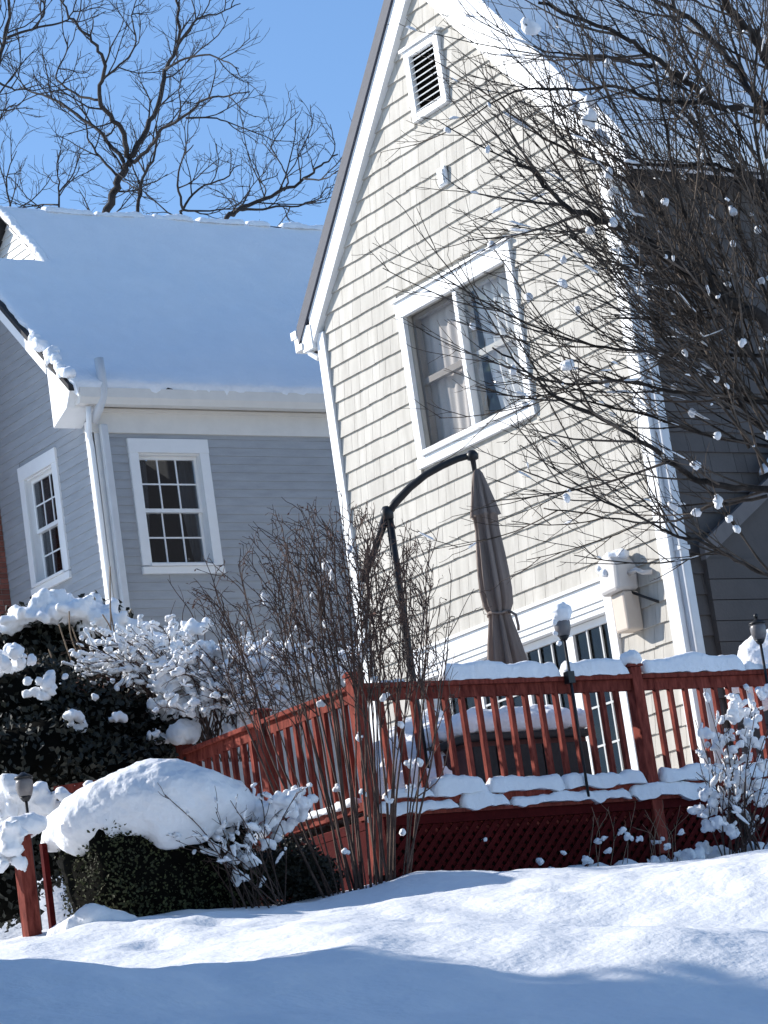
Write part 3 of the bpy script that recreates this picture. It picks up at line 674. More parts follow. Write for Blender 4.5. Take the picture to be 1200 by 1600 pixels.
# ------------------------------------------------------------------ covered box on the deck
tub = thing('deck_box', (-19.4, 14.25, DZ), 'dark panelled box behind the deck railing under a thick loaf of snow', 'box')
tx0, tx1, ty0, ty1 = -20.3, -18.95, 13.68, 14.82
mb = MB(); mb.box(tx0, tx1-0.02, ty0+0.02, ty1, DZ, 4.76); mb.build('body', 'tubside', tub)
n = 5
for i in range(n):
    a = ty0+0.02+(ty1-ty0-0.02)*i/n; b = ty0+0.02+(ty1-ty0-0.02)*(i+1)/n
    mb = MB(); mb.box(tx1-0.019, tx1, a+0.006, b-0.006, DZ+0.05, 4.72); mb.build('panel', 'wicker', tub, bevel=0.004)  # shaded face of the box, its shade put into the panel colour
for i in range(4):
    a = tx0+(tx1-0.02-tx0)*i/4; b = tx0+(tx1-0.02-tx0)*(i+1)/4
    mb = MB(); mb.box(a+0.006, b-0.006, ty0, ty0+0.019, DZ+0.05, 4.72); mb.build('panel', 'tubside', tub, bevel=0.004)  # sunward face of the same box, coloured browner for the light on it
mb = MB(); mb.box(tx0-0.03, tx1+0.03, ty0-0.03, ty1+0.03, 4.761, 4.82); mb.build('cover', 'wicker', tub, bevel=0.015)
sp = []
for i in range(9):
    for j in range(8):
        x = tx0+0.06+(tx1-tx0-0.1)*i/8; y = ty0+0.04+(ty1-ty0-0.06)*j/7
        e = min(1, 0.62+0.25*min(j, 7-j), 0.62+0.25*min(i, 8-i)); sp.append((V((x, y, 4.86+0.07*e)), 0.145*e))
blob('snow', sp, 'snow', tub, 0.025, 0.025, 4)

# ------------------------------------------------------------------ cantilever umbrella, folded
ub = P(645, 1060, 24.2); ux, uy = ub.x+0.02, ub.y
um = thing('cantilever_umbrella', (ux, uy, DZ), 'folded brown cantilever umbrella hanging from a curved black arm on the deck', 'umbrella')
tp = P(607, 800, 24.2); ap = P(738, 716, 24.2); ux, uy = tp.x, tp.y
mb = MB(); mb.box(ux-0.35, ux+0.35, uy-0.05, uy+0.05, DZ, DZ+0.05); mb.box(ux-0.05, ux+0.05, uy-0.35, uy+0.35, DZ+0.051, DZ+0.09); mb.build('base', 'black', um)
mb = MB(); mb.tube([(ux,uy,DZ+0.05),(ux,uy,5.2),(ux,uy,6.1),(ux,uy,tp.z+0.02)], 0.032, 10); mb.build('pole', 'black', um, True)
mb = MB(); mb.tube([P(566,908,24.2),P(577,880,24.2),P(592,838,24.2),P(606,800,24.2)], [0.03,0.032,0.034,0.036], 8); mb.build('strut', 'black', um, True)
arm = [P(*q,24.2) for q in ((604,804),(618,785),(640,762),(665,742),(690,728),(715,717),(737,711))]
mb = MB(); mb.tube(arm, [0.038,0.034,0.032,0.03,0.03,0.028,0.026], 8); mb.build('arm', 'black', um, True)
mb = MB(); mb.lathe(P(605,803,24.2)-V((0,0,0.06)), [(0.02,0),(0.05,0.02),(0.055,0.08),(0.03,0.12)], 10); mb.build('joint', 'black', um, True)
hz = P(738,712,24.2)
mb = MB(); mb.lathe(hz-V((0,0,0.14)), [(0.012,0),(0.02,0.02),(0.022,0.10),(0.045,0.11),(0.05,0.15),(0.03,0.18)], 12); mb.build('hub', 'black', um, True)
prof = [(0.018,0),(0.035,-0.03),(0.058,-0.14),(0.074,-0.26),(0.094,-0.37),(0.096,-0.38),(0.076,-0.385),(0.074,-0.5),(0.088,-0.7),(0.098,-0.85),(0.102,-0.98),(0.092,-1.10),(0.066,-1.17),(0.072,-1.22),(0.10,-1.40),(0.125,-1.58),(0.14,-1.70)]
rows = []; kk = 72
for r, z in prof:
    rr = []
    for j in range(kk+1):
        a = 2*math.pi*(j % kk)/kk; fold = 1+0.26*math.sin(a*8+z*0.8)*min(1, abs(z)*4)+0.12*math.sin(a*19+1+z)+0.12*fbm((math.cos(a)*1.5, math.sin(a)*1.5, z*2), 1, 2)
        rr.append(V((hz.x+0.02+r*fold*math.cos(a), hz.y+0.01+r*fold*math.sin(a), hz.z-0.12+z)))
    rows.append(rr)
mb = MB(); mb.grid(rows); cn = mb.build('canopy', 'canopy', um, True)
mb = MB(); c = V((hz.x+0.02, hz.y+0.01, hz.z-0.12-1.17)); mb.tube([c+V((math.cos(a)*0.085, math.sin(a)*0.085, 0.01*math.sin(3*a))) for a in [i*math.pi/8 for i in range(17)]], 0.012, 6); mb.build('strap', 'canopy', cn, True)
mb = MB(); mb.tube([c+V((0.10,0.03,0)), c+V((0.15,0.05,-0.04)), c+V((0.15,0.06,-0.13)), c+V((0.13,0.07,-0.16))], 0.012, 6); mb.build('strap_end', 'canopy', cn, True)

# ------------------------------------------------------------------ lamps on stakes
def lamp(name, p, zb, label, snow, finial):
    t = thing(name, (p.x, p.y, zb), label, 'lamp', 'small lanterns on black stakes')
    mb = MB(); mb.tube([(p.x,p.y,zb),(p.x,p.y,p.z-0.10)], 0.011, 8); mb.build('stake', 'black', t, True)
    mb = MB(); mb.lathe(p-V((0,0,0.11)), [(0.02,0),(0.035,0.02),(0.042,0.035)], 12); mb.build('collar', 'black', t, True)
    mb = MB(); mb.lathe(p-V((0,0,0.074)), [(0.045,0),(0.062,0.05),(0.064,0.10),(0.055,0.125)], 14); mb.build('shade', 'lampglass', t, True)
    mb = MB(); mb.lathe(p+V((0,0,0.052)), [(0.068,0),(0.066,0.012),(0.03,0.03),(0.012,0.045)], 14); cp = mb.build('cap', 'black', t, True)
    if finial:
        mb = MB(); mb.lathe(p+V((0,0,0.098)), [(0.006,0),(0.02,0.012),(0.018,0.03),(0.004,0.042)], 10); mb.build('finial', 'black', cp, True)
    if snow:
        sp = [(p+V((rng.uniform(-.03,.03), rng.uniform(-.03,.03), 0.09+rng.uniform(0,.03))), 0.06) for _ in range(6)] + [(p+V((-0.01,-0.06,0.03)), 0.03),(p+V((-0.01,-0.065,-0.05)), 0.022),(p+V((-0.01,-0.05,-0.13)), 0.018)]
        blob('snow', sp, 'snow', t, 0.012, 0.015, 12)
    return t
l1 = V((-18.11, 14.09, 5.47)); lamp('stake_lamp', l1, 4.16, 'snow capped lantern strapped to the middle of the deck railing', True, False)
mb = MB(); mb.box(-18.15, -18.09, 14.06, 14.12, 5.03, 5.12); mb.build('clamp', 'black', bpy.data.objects['stake_lamp'])
l2 = V((-18.11, 16.03, 5.40)); lamp('stake_lamp', l2, 4.16, 'lantern with a bare black finial on the right end of the deck railing', False, True)
l3 = P(38, 1228, 21.4); lamp('stake_lamp', l3, G(l3.x, l3.y), 'small pale lantern standing in the shaded snow at the far left', False, False)
sp = [(P(x,y,d), r) for x, y, d, r in ((1180,1035,24.9,.16),(1200,1015,24.9,.17),(1160,1050,24.8,.10),(1195,1050,24.8,.17),(1190,1090,24.8,.12),(1150,1070,24.8,.08))]
blob('snow_heap', sp, 'snow', deck, 0.025, 0.03, 6)

# ------------------------------------------------------------------ housing on the wall by the door
bx = thing('wall_box', (-19.95, yG-0.1, 5.75), 'pale two part metal box bracketed to the wall right of the door', 'wall box')
mb = MB(); mb.box(-20.02, -19.84, yG-0.20, yG-0.03, 5.80, 6.14); mb.build('lower_housing', 'boxbeige', bx, bevel=0.02)
mb = MB(); mb.prism(FG, [(-20.08,6.13),(-19.83,6.145),(-19.81,6.36),(-19.88,6.45),(-20.06,6.45)], 0.025, 0.26); mb.build('upper_housing', 'boxgrey', bx, bevel=0.03)
mb = MB(); mb.tube([(-19.83,yG-0.12,6.28),(-19.72,yG-0.12,6.29),(-19.66,yG-0.10,6.25),(-19.6,yG-0.05,6.24)], 0.022, 8); mb.build('bracket', 'boxgrey', bx, True)
mb = MB(); mb.tube([(-19.86,yG-0.10,6.13),(-19.72,yG-0.07,6.05),(-19.60,yG-0.03,5.98)], 0.012, 6); mb.build('brace', 'black', bx, True)
sp = [(V((-20.06+0.045*i, yG-0.14+rng.uniform(-.04,.04), 6.45+rng.uniform(-.01,.02))), 0.055) for i in range(5)] + [(V((-20.04,yG-0.24,6.36)), .04),(V((-19.98,yG-0.255,6.32)), .035)]
blob('snow', sp, 'snow', bx, 0.014, 0.02, 10)

# ------------------------------------------------------------------ red newel post and rail at the lower left
np_ = P(48, 1440, 20.3); pb = V((np_.x, np_.y, G(np_.x, np_.y)-0.2)); pt = P(48, 1302, 20.3).z
nw = thing('stair_post', pb, 'red wooden post with a broad snow cap beside the clipped hedge', 'post')
mb = MB(); mb.box(pb.x-0.05, pb.x+0.05, pb.y-0.05, pb.y+0.05, pb.z, pt); mb.build('shaft', 'red', nw, bevel=0.006)
mb = MB(); mb.box(pb.x-0.062, pb.x+0.062, pb.y-0.062, pb.y+0.062, pt, pt+0.025); mb.build('cap', 'red', nw, bevel=0.004)
q_ = P(71, 1350, 20.75); mb = MB(); mb.box(q_.x-.02, q_.x+.02, q_.y-.02, q_.y+.02, pb.z, pt-0.02); mb.build('baluster', 'reddark', nw)
sp = [(V((pb.x+rng.uniform(-.06,.06), pb.y+rng.uniform(-.1,.14), pt+0.06+rng.uniform(0,.03))), 0.075) for _ in range(12)]
blob('snow', sp, 'snow', nw, 0.016, 0.02, 8, 0.75)

# ------------------------------------------------------------------ growing branches
def spline(pts, per=4):
    pts = [V(p) for p in pts]; out = []
    for i in range(len(pts)-1):
        a, b = pts[i], pts[i+1]; p0 = pts[i-1] if i else a*2-b; p3 = pts[i+2] if i+2 < len(pts) else b*2-a
        for k in range(per):
            t = k/per; out.append(0.5*((2*a)+(b-p0)*t+(2*p0-5*a+4*b-p3)*t*t+(3*a-p0-3*b+p3)*t*t*t))
    return out+[pts[-1]]
def rv(r): return V((r.uniform(-1,1), r.uniform(-1,1), r.uniform(-1,1)))
class Wood:
    """limbs and twigs; the thick ones go to one mesh, the thin ones to another"""
    def __init__(s, seed, thin=0.012): s.big = MB(); s.small = MB(); s.r = random.Random(seed); s.thin = thin; s.nodes = []; s.tips = []; s.shoots = []
    def put(s, pts, r0, r1):
        n = len(pts); rad = [r0+(r1-r0)*i/(n-1) for i in range(n)]
        (s.big if r0 > s.thin else s.small).tube(pts, rad, 7 if r0 > 0.03 else (5 if r0 > 0.008 else 3), r0 > 0.01)
    def shoot(s, p, d, L, n, wob, pull):
        pts = [V(p)]; d = V(d).normalized()
        for i in range(n):
            d = (d + rv(s.r)*wob + pull*(1.0/n)).normalized(); pts.append(pts[-1]+d*(L/n))
        return pts
    def grow(s, pts, r0, r1, lvl, spec, start=0.15):
        """spec: per level (children per metre, length lo, length hi, spread, wobble, pull vector, end radius)"""
        s.put(pts, r0, r1)
        if lvl >= len(spec): s.tips.append(pts[-1]); return
        per, lo_, hi_, spread, wob, pull, rr = spec[lvl]
        L = sum((pts[i+1]-pts[i]).length for i in range(len(pts)-1)); n = max(1, int(per*L*s.r.uniform(0.8,1.2)+s.r.random()))
        for c in range(n):
            f = start+(1-start)*(c+s.r.random())/n; x = f*(len(pts)-1); i = min(int(x), len(pts)-2); p = pts[i].lerp(pts[i+1], x-i)
            t = (pts[i+1]-pts[i]).normalized(); q = rv(s.r); q = (q-t*q.dot(t)).normalized()
            a = spread*s.r.uniform(0.6,1.25); d = t*math.cos(a)+q*math.sin(a)
            ln = s.r.uniform(lo_, hi_)*(1.15-0.6*f); rb = min((r0+(r1-r0)*f)*0.7, rr*s.r.uniform(1.2,1.9))
            s.nodes.append((p, f, lvl))
            sh_ = s.shoot(p, d, ln, 5 if ln > 0.35 else 4, wob, pull)
            if lvl < 2: s.shoots.append(sh_)
            s.grow(sh_, max(rb, rr), rr*0.6, lvl+1, spec)
    def build(s, parent, m, big='trunk', small='crown', m2=None):
        if s.big.f: s.big.build(big, m, parent, True, False)
        if s.small.f: s.small.build(small, m2 or m, parent, True, False)
def snowtube(mb, pts, r, rnd, f0=0.0, f1=1.0):
    """lumpy string of snow lying along the top of a twig"""
    q = spline(pts, 4); a = int(f0*(len(q)-1)); b = max(a+3, int(f1*(len(q)-1))); q = q[a:b+1]; n = len(q)
    if n < 3: return
    sd = rnd.uniform(0, 50)
    rad = [max(.12, min(1, (k+.3)*.7, (n-k-.7)*.7))*r*(1+0.75*noise.noise(p*9+V((sd,0,0)))) for k, p in enumerate(q)]
    mb.tube([p+V((0,0,rad[k]*.75))+rv(rnd)*r*.18 for k, p in enumerate(q)], rad, 6)

def tree(name, label, cat, limbs, d, seed, spec, m, group=None, thin=0.02, root=None, per=4, fat=1.0):
    w = Wood(seed, thin); base_ = root or P(*limbs[0][0][0], d)
    t = thing(name, base_, label, cat, group)
    for (pts, r0, r1, dd) in limbs:
        q = spline([P(x, y, d+dd*i/(len(pts)-1)) for i, (x, y) in enumerate(pts)], per)
        q = [p+rv(w.r)*r0*0.5 for p in q]; w.grow(q, r0*fat, r1*fat, 0, spec)
    return t, w

# ------------------------------------------------------------------ bare trees beyond the grey roof
zu = V((0,0,1))
FS1 = [(2.2, 0.6, 1.5, 0.75, 0.26, zu*0.5, 0.0105), (4.6, 0.3, 0.8, 0.75, 0.3, zu*0.35, 0.0068), (6.5, 0.14, 0.42, 0.75, 0.36, zu*0.25, 0.0046)]
z2 = lambda L: [(x/2, y/2) for x, y in L]
T1 = [(z2([(300,860),(318,740),(330,670),(352,600),(385,540),(400,495)]), 0.085, 0.07, 0),
      (z2([(400,495),(440,440),(480,360),(515,240),(522,205),(560,120),(555,0),(560,-80)]), 0.062, 0.02, 1.5),
      (z2([(520,215),(560,190),(640,170),(700,190),(745,215)]), 0.028, 0.010, -1.5), (z2([(560,130),(620,60),(690,40),(750,10)]), 0.025, 0.010, 1.0),
      (z2([(398,490),(380,400),(330,350),(310,290),(330,210),(300,140),(250,90),(210,40),(195,-30)]), 0.055, 0.016, -1.5),
      (z2([(312,315),(250,300),(190,260),(175,230),(205,165),(215,110)]), 0.028, 0.010, 1.5), (z2([(330,240),(390,190),(425,130),(412,50),(430,-20)]), 0.024, 0.010, 1.2),
      (z2([(388,508),(320,420),(240,360),(170,310),(95,285),(60,270)]), 0.042, 0.012, 2.0), (z2([(415,505),(470,460),(510,400),(580,365),(640,310),(700,300),(780,285)]), 0.042, 0.012, -2.0),
      (z2([(580,368),(660,368),(720,385),(800,415)]), 0.022, 0.009, 1.0), (z2([(362,545),(310,490),(280,440),(268,385),(275,330)]), 0.028, 0.010, 1.0)]
t, w = tree('bare_tree', 'tall wide branching bare tree behind the snowy roof ridge, its trunk left of centre', 'tree', T1, 50, 5, FS1, 'farbark', 'bare trees beyond the grey roof', fat=0.85); w.build(t, 'farbark')
T2 = [(z2([(425,800),(430,670),(440,590),(455,540),(490,460),(492,395)]), 0.045, 0.016, 1), (z2([(440,600),(410,580),(380,560)]), 0.022, 0.01, 1), (z2([(455,540),(430,500),(420,470)]), 0.02, 0.008, 1)]
t, w = tree('bare_tree', 'slender bare sapling close right of the tall branching tree', 'tree', T2, 52, 6, FS1, 'farbark', 'bare trees beyond the grey roof', fat=0.85); w.build(t, 'farbark')
T3 = [(z2([(660,790),(700,695),(740,660),(800,630),(890,595),(950,560),(1000,520),(1060,480)]), 0.055, 0.014, 1), (z2([(740,655),(800,655),(880,645),(940,640),(1010,615)]), 0.028, 0.010, 1),
      (z2([(890,595),(900,560),(870,500),(840,450)]), 0.02, 0.008, 1), (z2([(950,560),(1010,560),(1050,540)]), 0.02, 0.008, -1), (z2([(820,625),(830,590),(800,550)]), 0.018, 0.008, 1)]
t, w = tree('bare_tree', 'bare tree leaning right towards the steep gable above the roof ridge', 'tree', T3, 47, 7, FS1, 'farbark', 'bare trees beyond the grey roof', fat=0.85); w.build(t, 'farbark')
T4 = [(z2([(540,800),(560,685),(572,655),(620,590),(700,560),(745,515)]), 0.036, 0.010, 1), (z2([(572,655),(555,580),(570,500),(605,450)]), 0.028, 0.009, -1), (z2([(572,655),(640,660),(700,655),(770,650)]), 0.024, 0.009, 1)]
t, w = tree('bare_tree', 'low bare tree rising from the middle of the snowy ridge', 'tree', T4, 49, 8, FS1, 'farbark', 'bare trees beyond the grey roof', fat=0.85); w.build(t, 'farbark')
T5 = [(z2([(-60,800),(-50,500),(-20,300),(0,190),(20,110),(30,0),(40,-60)]), 0.06, 0.02, 1), (z2([(20,115),(100,90),(180,75),(220,50),(240,-10)]), 0.028, 0.010, 1), (z2([(-20,250),(30,275),(60,280),(130,265)]), 0.024, 0.009, 1),
      (z2([(-25,330),(10,345),(50,320)]), 0.02, 0.009, 1), (z2([(8,150),(-10,80),(-5,0)]), 0.024, 0.009, 1), (z2([(100,90),(140,40),(130,-20)]), 0.018, 0.008, 1)]
t, w = tree('bare_tree', 'bare tree whose limbs reach in from the left edge of the sky', 'tree', T5, 46, 9, FS1, 'farbark', 'bare trees beyond the grey roof', fat=0.85); w.build(t, 'farbark')
T6 = [(z2([(190,800),(185,645),(183,570),(180,470)]), 0.03, 0.010, 1), (z2([(185,640),(130,640),(60,650)]), 0.02, 0.008, 1), (z2([(40,800),(30,640),(20,560),(50,470)]), 0.03, 0.009, 1), (z2([(185,600),(230,540),(250,480)]), 0.02, 0.008, 1)]
t, w = tree('bare_tree', 'low scrubby bare tree above the left end of the roof ridge', 'tree', T6, 53, 10, FS1, 'farbark', 'bare trees beyond the grey roof', fat=0.85); w.build(t, 'farbark')

# ------------------------------------------------------------------ snow flecked tree in front of the house
pl = (-RT*0.55+UP*0.8)
FT = [(5.6, 0.5, 1.35, 0.6, 0.07, pl*0.45, 0.0056), (5.0, 0.22, 0.65, 0.55, 0.10, pl*0.25, 0.0034), (6.0, 0.06, 0.22, 0.7, 0.2, pl*0.15, 0.0022)]
LB = [([(1330,260),(1260,170),(1200,92),(1165,45),(1130,0),(1090,-60)], 0.034, 0.020, -1.0),
      ([(1330,330),(1260,230),(1200,165),(1175,148),(1150,107),(1112,62),(1075,27),(1025,0),(960,-50)], 0.026, 0.012, 0.8),
      ([(1335,210),(1260,180),(1200,173),(1120,162),(1080,135),(1040,105),(1000,75),(965,52),(900,28),(840,2)], 0.026, 0.009, -0.6),
      ([(1120,163),(1020,155),(960,135),(900,140),(820,140),(760,165)], 0.013, 0.005, 0.5),
      ([(1020,104),(985,98),(950,87),(900,85),(850,80)], 0.012, 0.005, 0.4),
      ([(1340,600),(1270,545),(1200,507),(1150,478),(1125,460),(1082,435),(1040,400),(982,360),(930,340),(885,322),(840,275),(790,230)], 0.045, 0.007, -0.8),
      ([(1150,478),(1120,440),(1100,410),(1060,370),(1030,330),(1000,300),(950,260),(905,240),(850,215),(780,160)], 0.024, 0.006, 1.0),
      ([(1345,560),(1200,555),(1100,557),(1000,548),(930,540),(860,520),(790,490),(735,470)], 0.014, 0.004, 0.6),
      ([(1345,660),(1200,630),(1120,618),(1050,612),(980,595),(900,600),(840,590)], 0.016, 0.005, -0.4),
      ([(1345,790),(1270,770),(1200,765),(1130,760),(1085,745),(1045,720),(1000,690),(940,655),(870,620),(830,585),(770,540)], 0.026, 0.005, -0.7),
      ([(1200,775),(1150,785),(1105,792),(1085,805),(1045,815),(990,815),(900,800),(850,795)], 0.011, 0.004, 0.3),
      ([(1345,980),(1260,930),(1200,900),(1150,875),(1100,848),(1050,835),(1020,818),(960,790),(900,765),(840,745)], 0.014, 0.004, -0.6),
      ([(1345,700),(1220,700),(1100,678),(1037,657),(975,640),(900,625),(850,620)], 0.014, 0.004, 0.5),
      ([(1345,480),(1270,380),(1200,300),(1130,262),(1100,257),(1000,258),(940,235),(890,200)], 0.016, 0.005, 0.8),
      ([(1350,420),(1260,300),(1200,200),(1160,110),(1130,20),(1110,-40)], 0.014, 0.006, 1.0),
      ([(1340,700),(1230,520),(1160,380),(1110,250),(1080,140),(1060,20)], 0.016, 0.005, 1.4),
      ([(1345,760),(1200,590),(1130,480),(1070,330),(1040,200),(1020,90)], 0.016, 0.005, -1.0),
      ([(1345,800),(1200,680),(1110,570),(1040,460),(990,400),(920,300),(880,180)], 0.015, 0.005, 1.4),
      ([(1345,640),(1240,420),(1190,270),(1180,160),(1185,40)], 0.014, 0.005, -1.0),
      ([(1345,850),(1230,690),(1180,560),(1130,400),(1100,330)], 0.012, 0.004, 0.7)]
_r = random.Random(99)
for i in range(18):
    x = _r.uniform(1130,1330); y = _r.uniform(330,800); L = _r.uniform(280,460); k = _r.uniform(.25,.85)
    LB.append(([(x, y), (x-L*.3*k+_r.uniform(-15,15), y-L*.33), (x-L*.62*k+_r.uniform(-15,15), y-L*.68), (x-L*k, y-L)], _r.uniform(.007,.011), .003, _r.uniform(-1.2,1.2)))
root = drop(P(1345, 1290, 18.6))
ft, w = tree('yard_tree', 'many stemmed bare tree flecked with snow, reaching in from the right', 'tree', LB, 18.6, 3, FT, 'treebark', None, 0.012, root, 4, 1.08)
tr = [root-zu*0.2, P(1345,1150,18.6), P(1342,980,18.6), P(1345,800,18.6), P(1345,640,18.6), P(1340,480,18.6), P(1332,320,18.6), P(1325,180,18.6)]
w.put(spline(tr, 3), 0.13, 0.05); w.build(ft, 'treebark', m2='twig')
sp = []; rs = random.Random(77)
def cl(px, py, d, r, n=9, fl=0.8):
    c = P(px, py, d); ax_ = (pl+rv(rs)*0.8).normalized()
    for _ in range(n): sp.append((c+zu*r*.25+ax_*rs.uniform(-.8,.8)*r+rv(rs)*r*0.5, r*rs.uniform(0.22,0.6)))
def pix(p):
    v = p-CAM; d_ = v.dot(FW); return (600+FPX*v.dot(RT)/d_, 800-FPX*v.dot(UP)/d_, d_)
nodepx = [pix(n[0]) for n in w.nodes if n[2] <= 1]
for (x, y, r) in ((935,160,.055),(920,190,.06),(905,170,.05),(950,225,.06),(940,205,.06),(955,275,.045),(965,310,.05),(960,345,.045),(975,385,.06),(830,45,.07),(815,30,.05),(1030,95,.05),(1040,120,.045),(952,65,.035),(950,110,.035),
                  (1075,275,.03),(1095,235,.045),(1125,245,.03),(1165,195,.035),(1160,160,.03),(1110,130,.03),(1035,320,.03),(1180,370,.035),(1150,335,.03),(1185,450,.03),(1000,450,.045),(965,300,.04),(1015,420,.03),(1045,450,.03),
                  (893,572,.055),(760,390,.04),(740,530,.03),(795,585,.03),(850,450,.03),(865,470,.035),(945,590,.03),(1080,555,.03),(1100,585,.035),(1075,650,.03),(1115,690,.03),(1082,735,.035),(1115,775,.05),(1065,780,.035),(1085,792,.035),(1130,808,.03),(1180,815,.035),(1190,690,.03),(1120,600,.025),(1090,720,.02),(708,200,.025),(890,780,.03),(1160,540,.03),(1060,595,.025),(925,360,.035),(870,400,.03),(905,470,.03),(840,470,.025)):
    best = min(nodepx, key=lambda q: (q[0]-x)**2+(q[1]-y)**2); cl(best[0], best[1], best[2], r*0.72)
near = [n for n in w.nodes if n[2] <= 1]; rs.shuffle(near)
for (p, f, l_) in near[:40]:
    r = rs.uniform(0.006, 0.012); q_ = (pl+rv(rs)*.6).normalized(); sp += [(p+zu*r*0.5+q_*r*k_, r*rs.uniform(.5,.9)) for k_ in (-2,-1,0,1)]
stuff(blob('snow', sp, 'snow', ft, 0.0105, 0.012, 16))
mb = MB()
lying = [q for q in w.shoots if abs((q[-1]-q[0]).normalized().z) < 0.62]
for pts in rs.sample(lying, min(150, len(lying))):                                # snow left lying along the upper side of twigs
    a_ = rs.uniform(0, .6); snowtube(mb, pts, rs.uniform(.004,.009), rs, a_, a_+rs.uniform(.12,.35))
stuff(mb.build('twig_snow', 'snow', ft, True, False))

# ------------------------------------------------------------------ lilac-like shrub of bare canes
w = Wood(21, 0.008); rl = random.Random(5); d0 = 21.2
lil = thing('bare_shrub', drop(P(560, 1388, d0)), 'tall vase shaped bare shrub of brown canes before the deck corner', 'shrub')
LS = [(4.4, 0.25, 0.75, 0.45, 0.2, zu*0.2-TH*0.25, 0.0042), (6.5, 0.10, 0.30, 0.7, 0.34, zu*0.2-TH*.2, 0.0032), (9, 0.05, 0.13, 0.9, 0.7, -zu*0.5-TH*.4, 0.0030)]
for i in range(40):
    f = rl.random()**0.95; bxp = 515+118*f+rl.uniform(-8,8); tx = 350+320*f**0.9+rl.uniform(-40,40); ty = 815+abs(tx-520)*0.42+rl.uniform(0,150)*rl.random(); dd = rl.uniform(-0.6,0.6)
    a = drop(P(bxp, 1388, d0+dd*0.4)); b = P(tx, ty, d0+dd); mid = a.lerp(b, 0.5)-zu*0.02+TH*(tx-bxp)/FPX*d0*0.05+rv(rl)*0.08
    q = spline([a-zu*0.1, a.lerp(mid,0.5)+rv(rl)*0.03, mid, mid.lerp(b,0.5)+rv(rl)*0.05, b], 4)
    w.grow(q, rl.uniform(0.006,0.0125), 0.0032, 0, LS, 0.52)
w.build(lil, 'stem', 'cane', 'twig')
mb = MB()
for p in w.tips:
    if rl.random() < 0.5:
        d = (rv(rl)+zu*0.2).normalized(); mb.leaf(p, d, rv(rl).normalized(), rl.uniform(0.02,0.045), rl.uniform(0.003,0.008))
stuff(mb.build('seed_heads', 'deadleaf', lil, False, False))
sp = []
for (x, y, r) in ((510,880,.05),(520,900,.035),(415,937,.035),(490,930,.03),(512,977,.03),(545,860,.025),(480,1010,.03),(640,1195,.035),(655,1190,.03),(565,1240,.03),(575,1280,.025),(500,1100,.025),(600,1090,.03),(625,1130,.025),(560,1150,.03),(640,1230,.03),(530,1230,.03),(585,1060,.03),(630,1300,.025),(610,1250,.03),(540,1330,.02),(628,1380,.03)):
    c = P(x, y, d0+rl.uniform(-.3,.3))
    for _ in range(8): sp.append((c+rv(rl)*r*0.9, r*rl.uniform(0.2,0.55)))
stuff(blob('snow', sp, 'snow', lil, 0.011, 0.014, 14))
# side sprout right of the shrub
w = Wood(31, 0.006); q = thing('thin_shrub', drop(P(640, 1388, 21.6)), 'thin pale twigged sprout in front of the umbrella pole', 'shrub')
for (pts, r) in (([(635,1388),(645,1260),(672,1180),(690,1085),(700,1000),(705,905)], .008), ([(672,1180),(660,1080),(668,980),(655,930)], .006), ([(645,1250),(690,1210),(705,1120),(700,1060)], .006), ([(690,1085),(680,1010),(688,940)], .004)):
    w.grow(spline([P(x,y,21.6) for x, y in pts], 4), r, 0.003, 0, [(4, .12, .35, .5, .2, zu*0.4, .003), (6, .05, .14, .7, .3, zu*.2, .0022)], 0.3)
w.build(q, 'stem', 'cane', 'twig')

# ------------------------------------------------------------------ leafy masses
def leaves(mb, c, rad, n, size, r, shell=0.55, box=2.0, axes=None):
    ax_ = axes or (TH, SH, zu); pts = 0
    while pts < n:
        u = rv(r); k = (abs(u.x)**box+abs(u.y)**box+abs(u.z)**box)**(1/box)
        if k > 1 or k < shell*r.random()**0.3: continue
        p = c + ax_[0]*u.x*rad[0] + ax_[1]*u.y*rad[1] + ax_[2]*u.z*rad[2]
        o = (ax_[0]*u.x+ax_[1]*u.y+ax_[2]*u.z+rv(r)*0.7).normalized(); p += rv(r)*size*0.8
        L = size*r.uniform(0.6,1.3); mb.leaf(p, (rv(r)+zu*0.2).normalized(), o, L, L*0.32); pts += 1
def core(mb, c, rad, box=2.0, axes=None, k=0.8, seed=0):
    ax_ = axes or (TH, SH, zu); rows = []
    for i in range(15):
        th = math.pi*i/14; row = []
        for j in range(21):
            ph = 2*math.pi*(j%20)/20; u = V((math.sin(th)*math.cos(ph), math.sin(th)*math.sin(ph), math.cos(th)))
            f = (abs(u.x)**box+abs(u.y)**box+abs(u.z)**box)**(1/box); u = u/f*k*(1+0.12*fbm(u*2+V((seed,0,0)), 1, 3))
            row.append(c+ax_[0]*u.x*rad[0]+ax_[1]*u.y*rad[1]+ax_[2]*u.z*rad[2])
        rows.append(row)
    mb.grid(rows)
rh = random.Random(8)
hc = P(250, 1362, 20.9); hb = drop(hc)
AX = (V((1,0,0)), V((0,1,0)), zu)
hd = thing('clipped_hedge', hb, 'clipped dark green box hedge under a great pillow of snow', 'hedge')
mb = MB(); core(mb, V((hc.x,hc.y,hb.z+0.30)), (0.42,0.62,0.42), 5.0, AX, 0.97); mb.build('shade_core', 'core', hd, True)  # solid black lump in place of the shade among the leaves
mb = MB(); leaves(mb, V((hc.x,hc.y,hb.z+0.30)), (0.43,0.63,0.43), 24000, 0.026, rh, 0.93, 5.0, AX); stuff(mb.build('foliage', 'boxleaf', hd, False, False))
sp = []
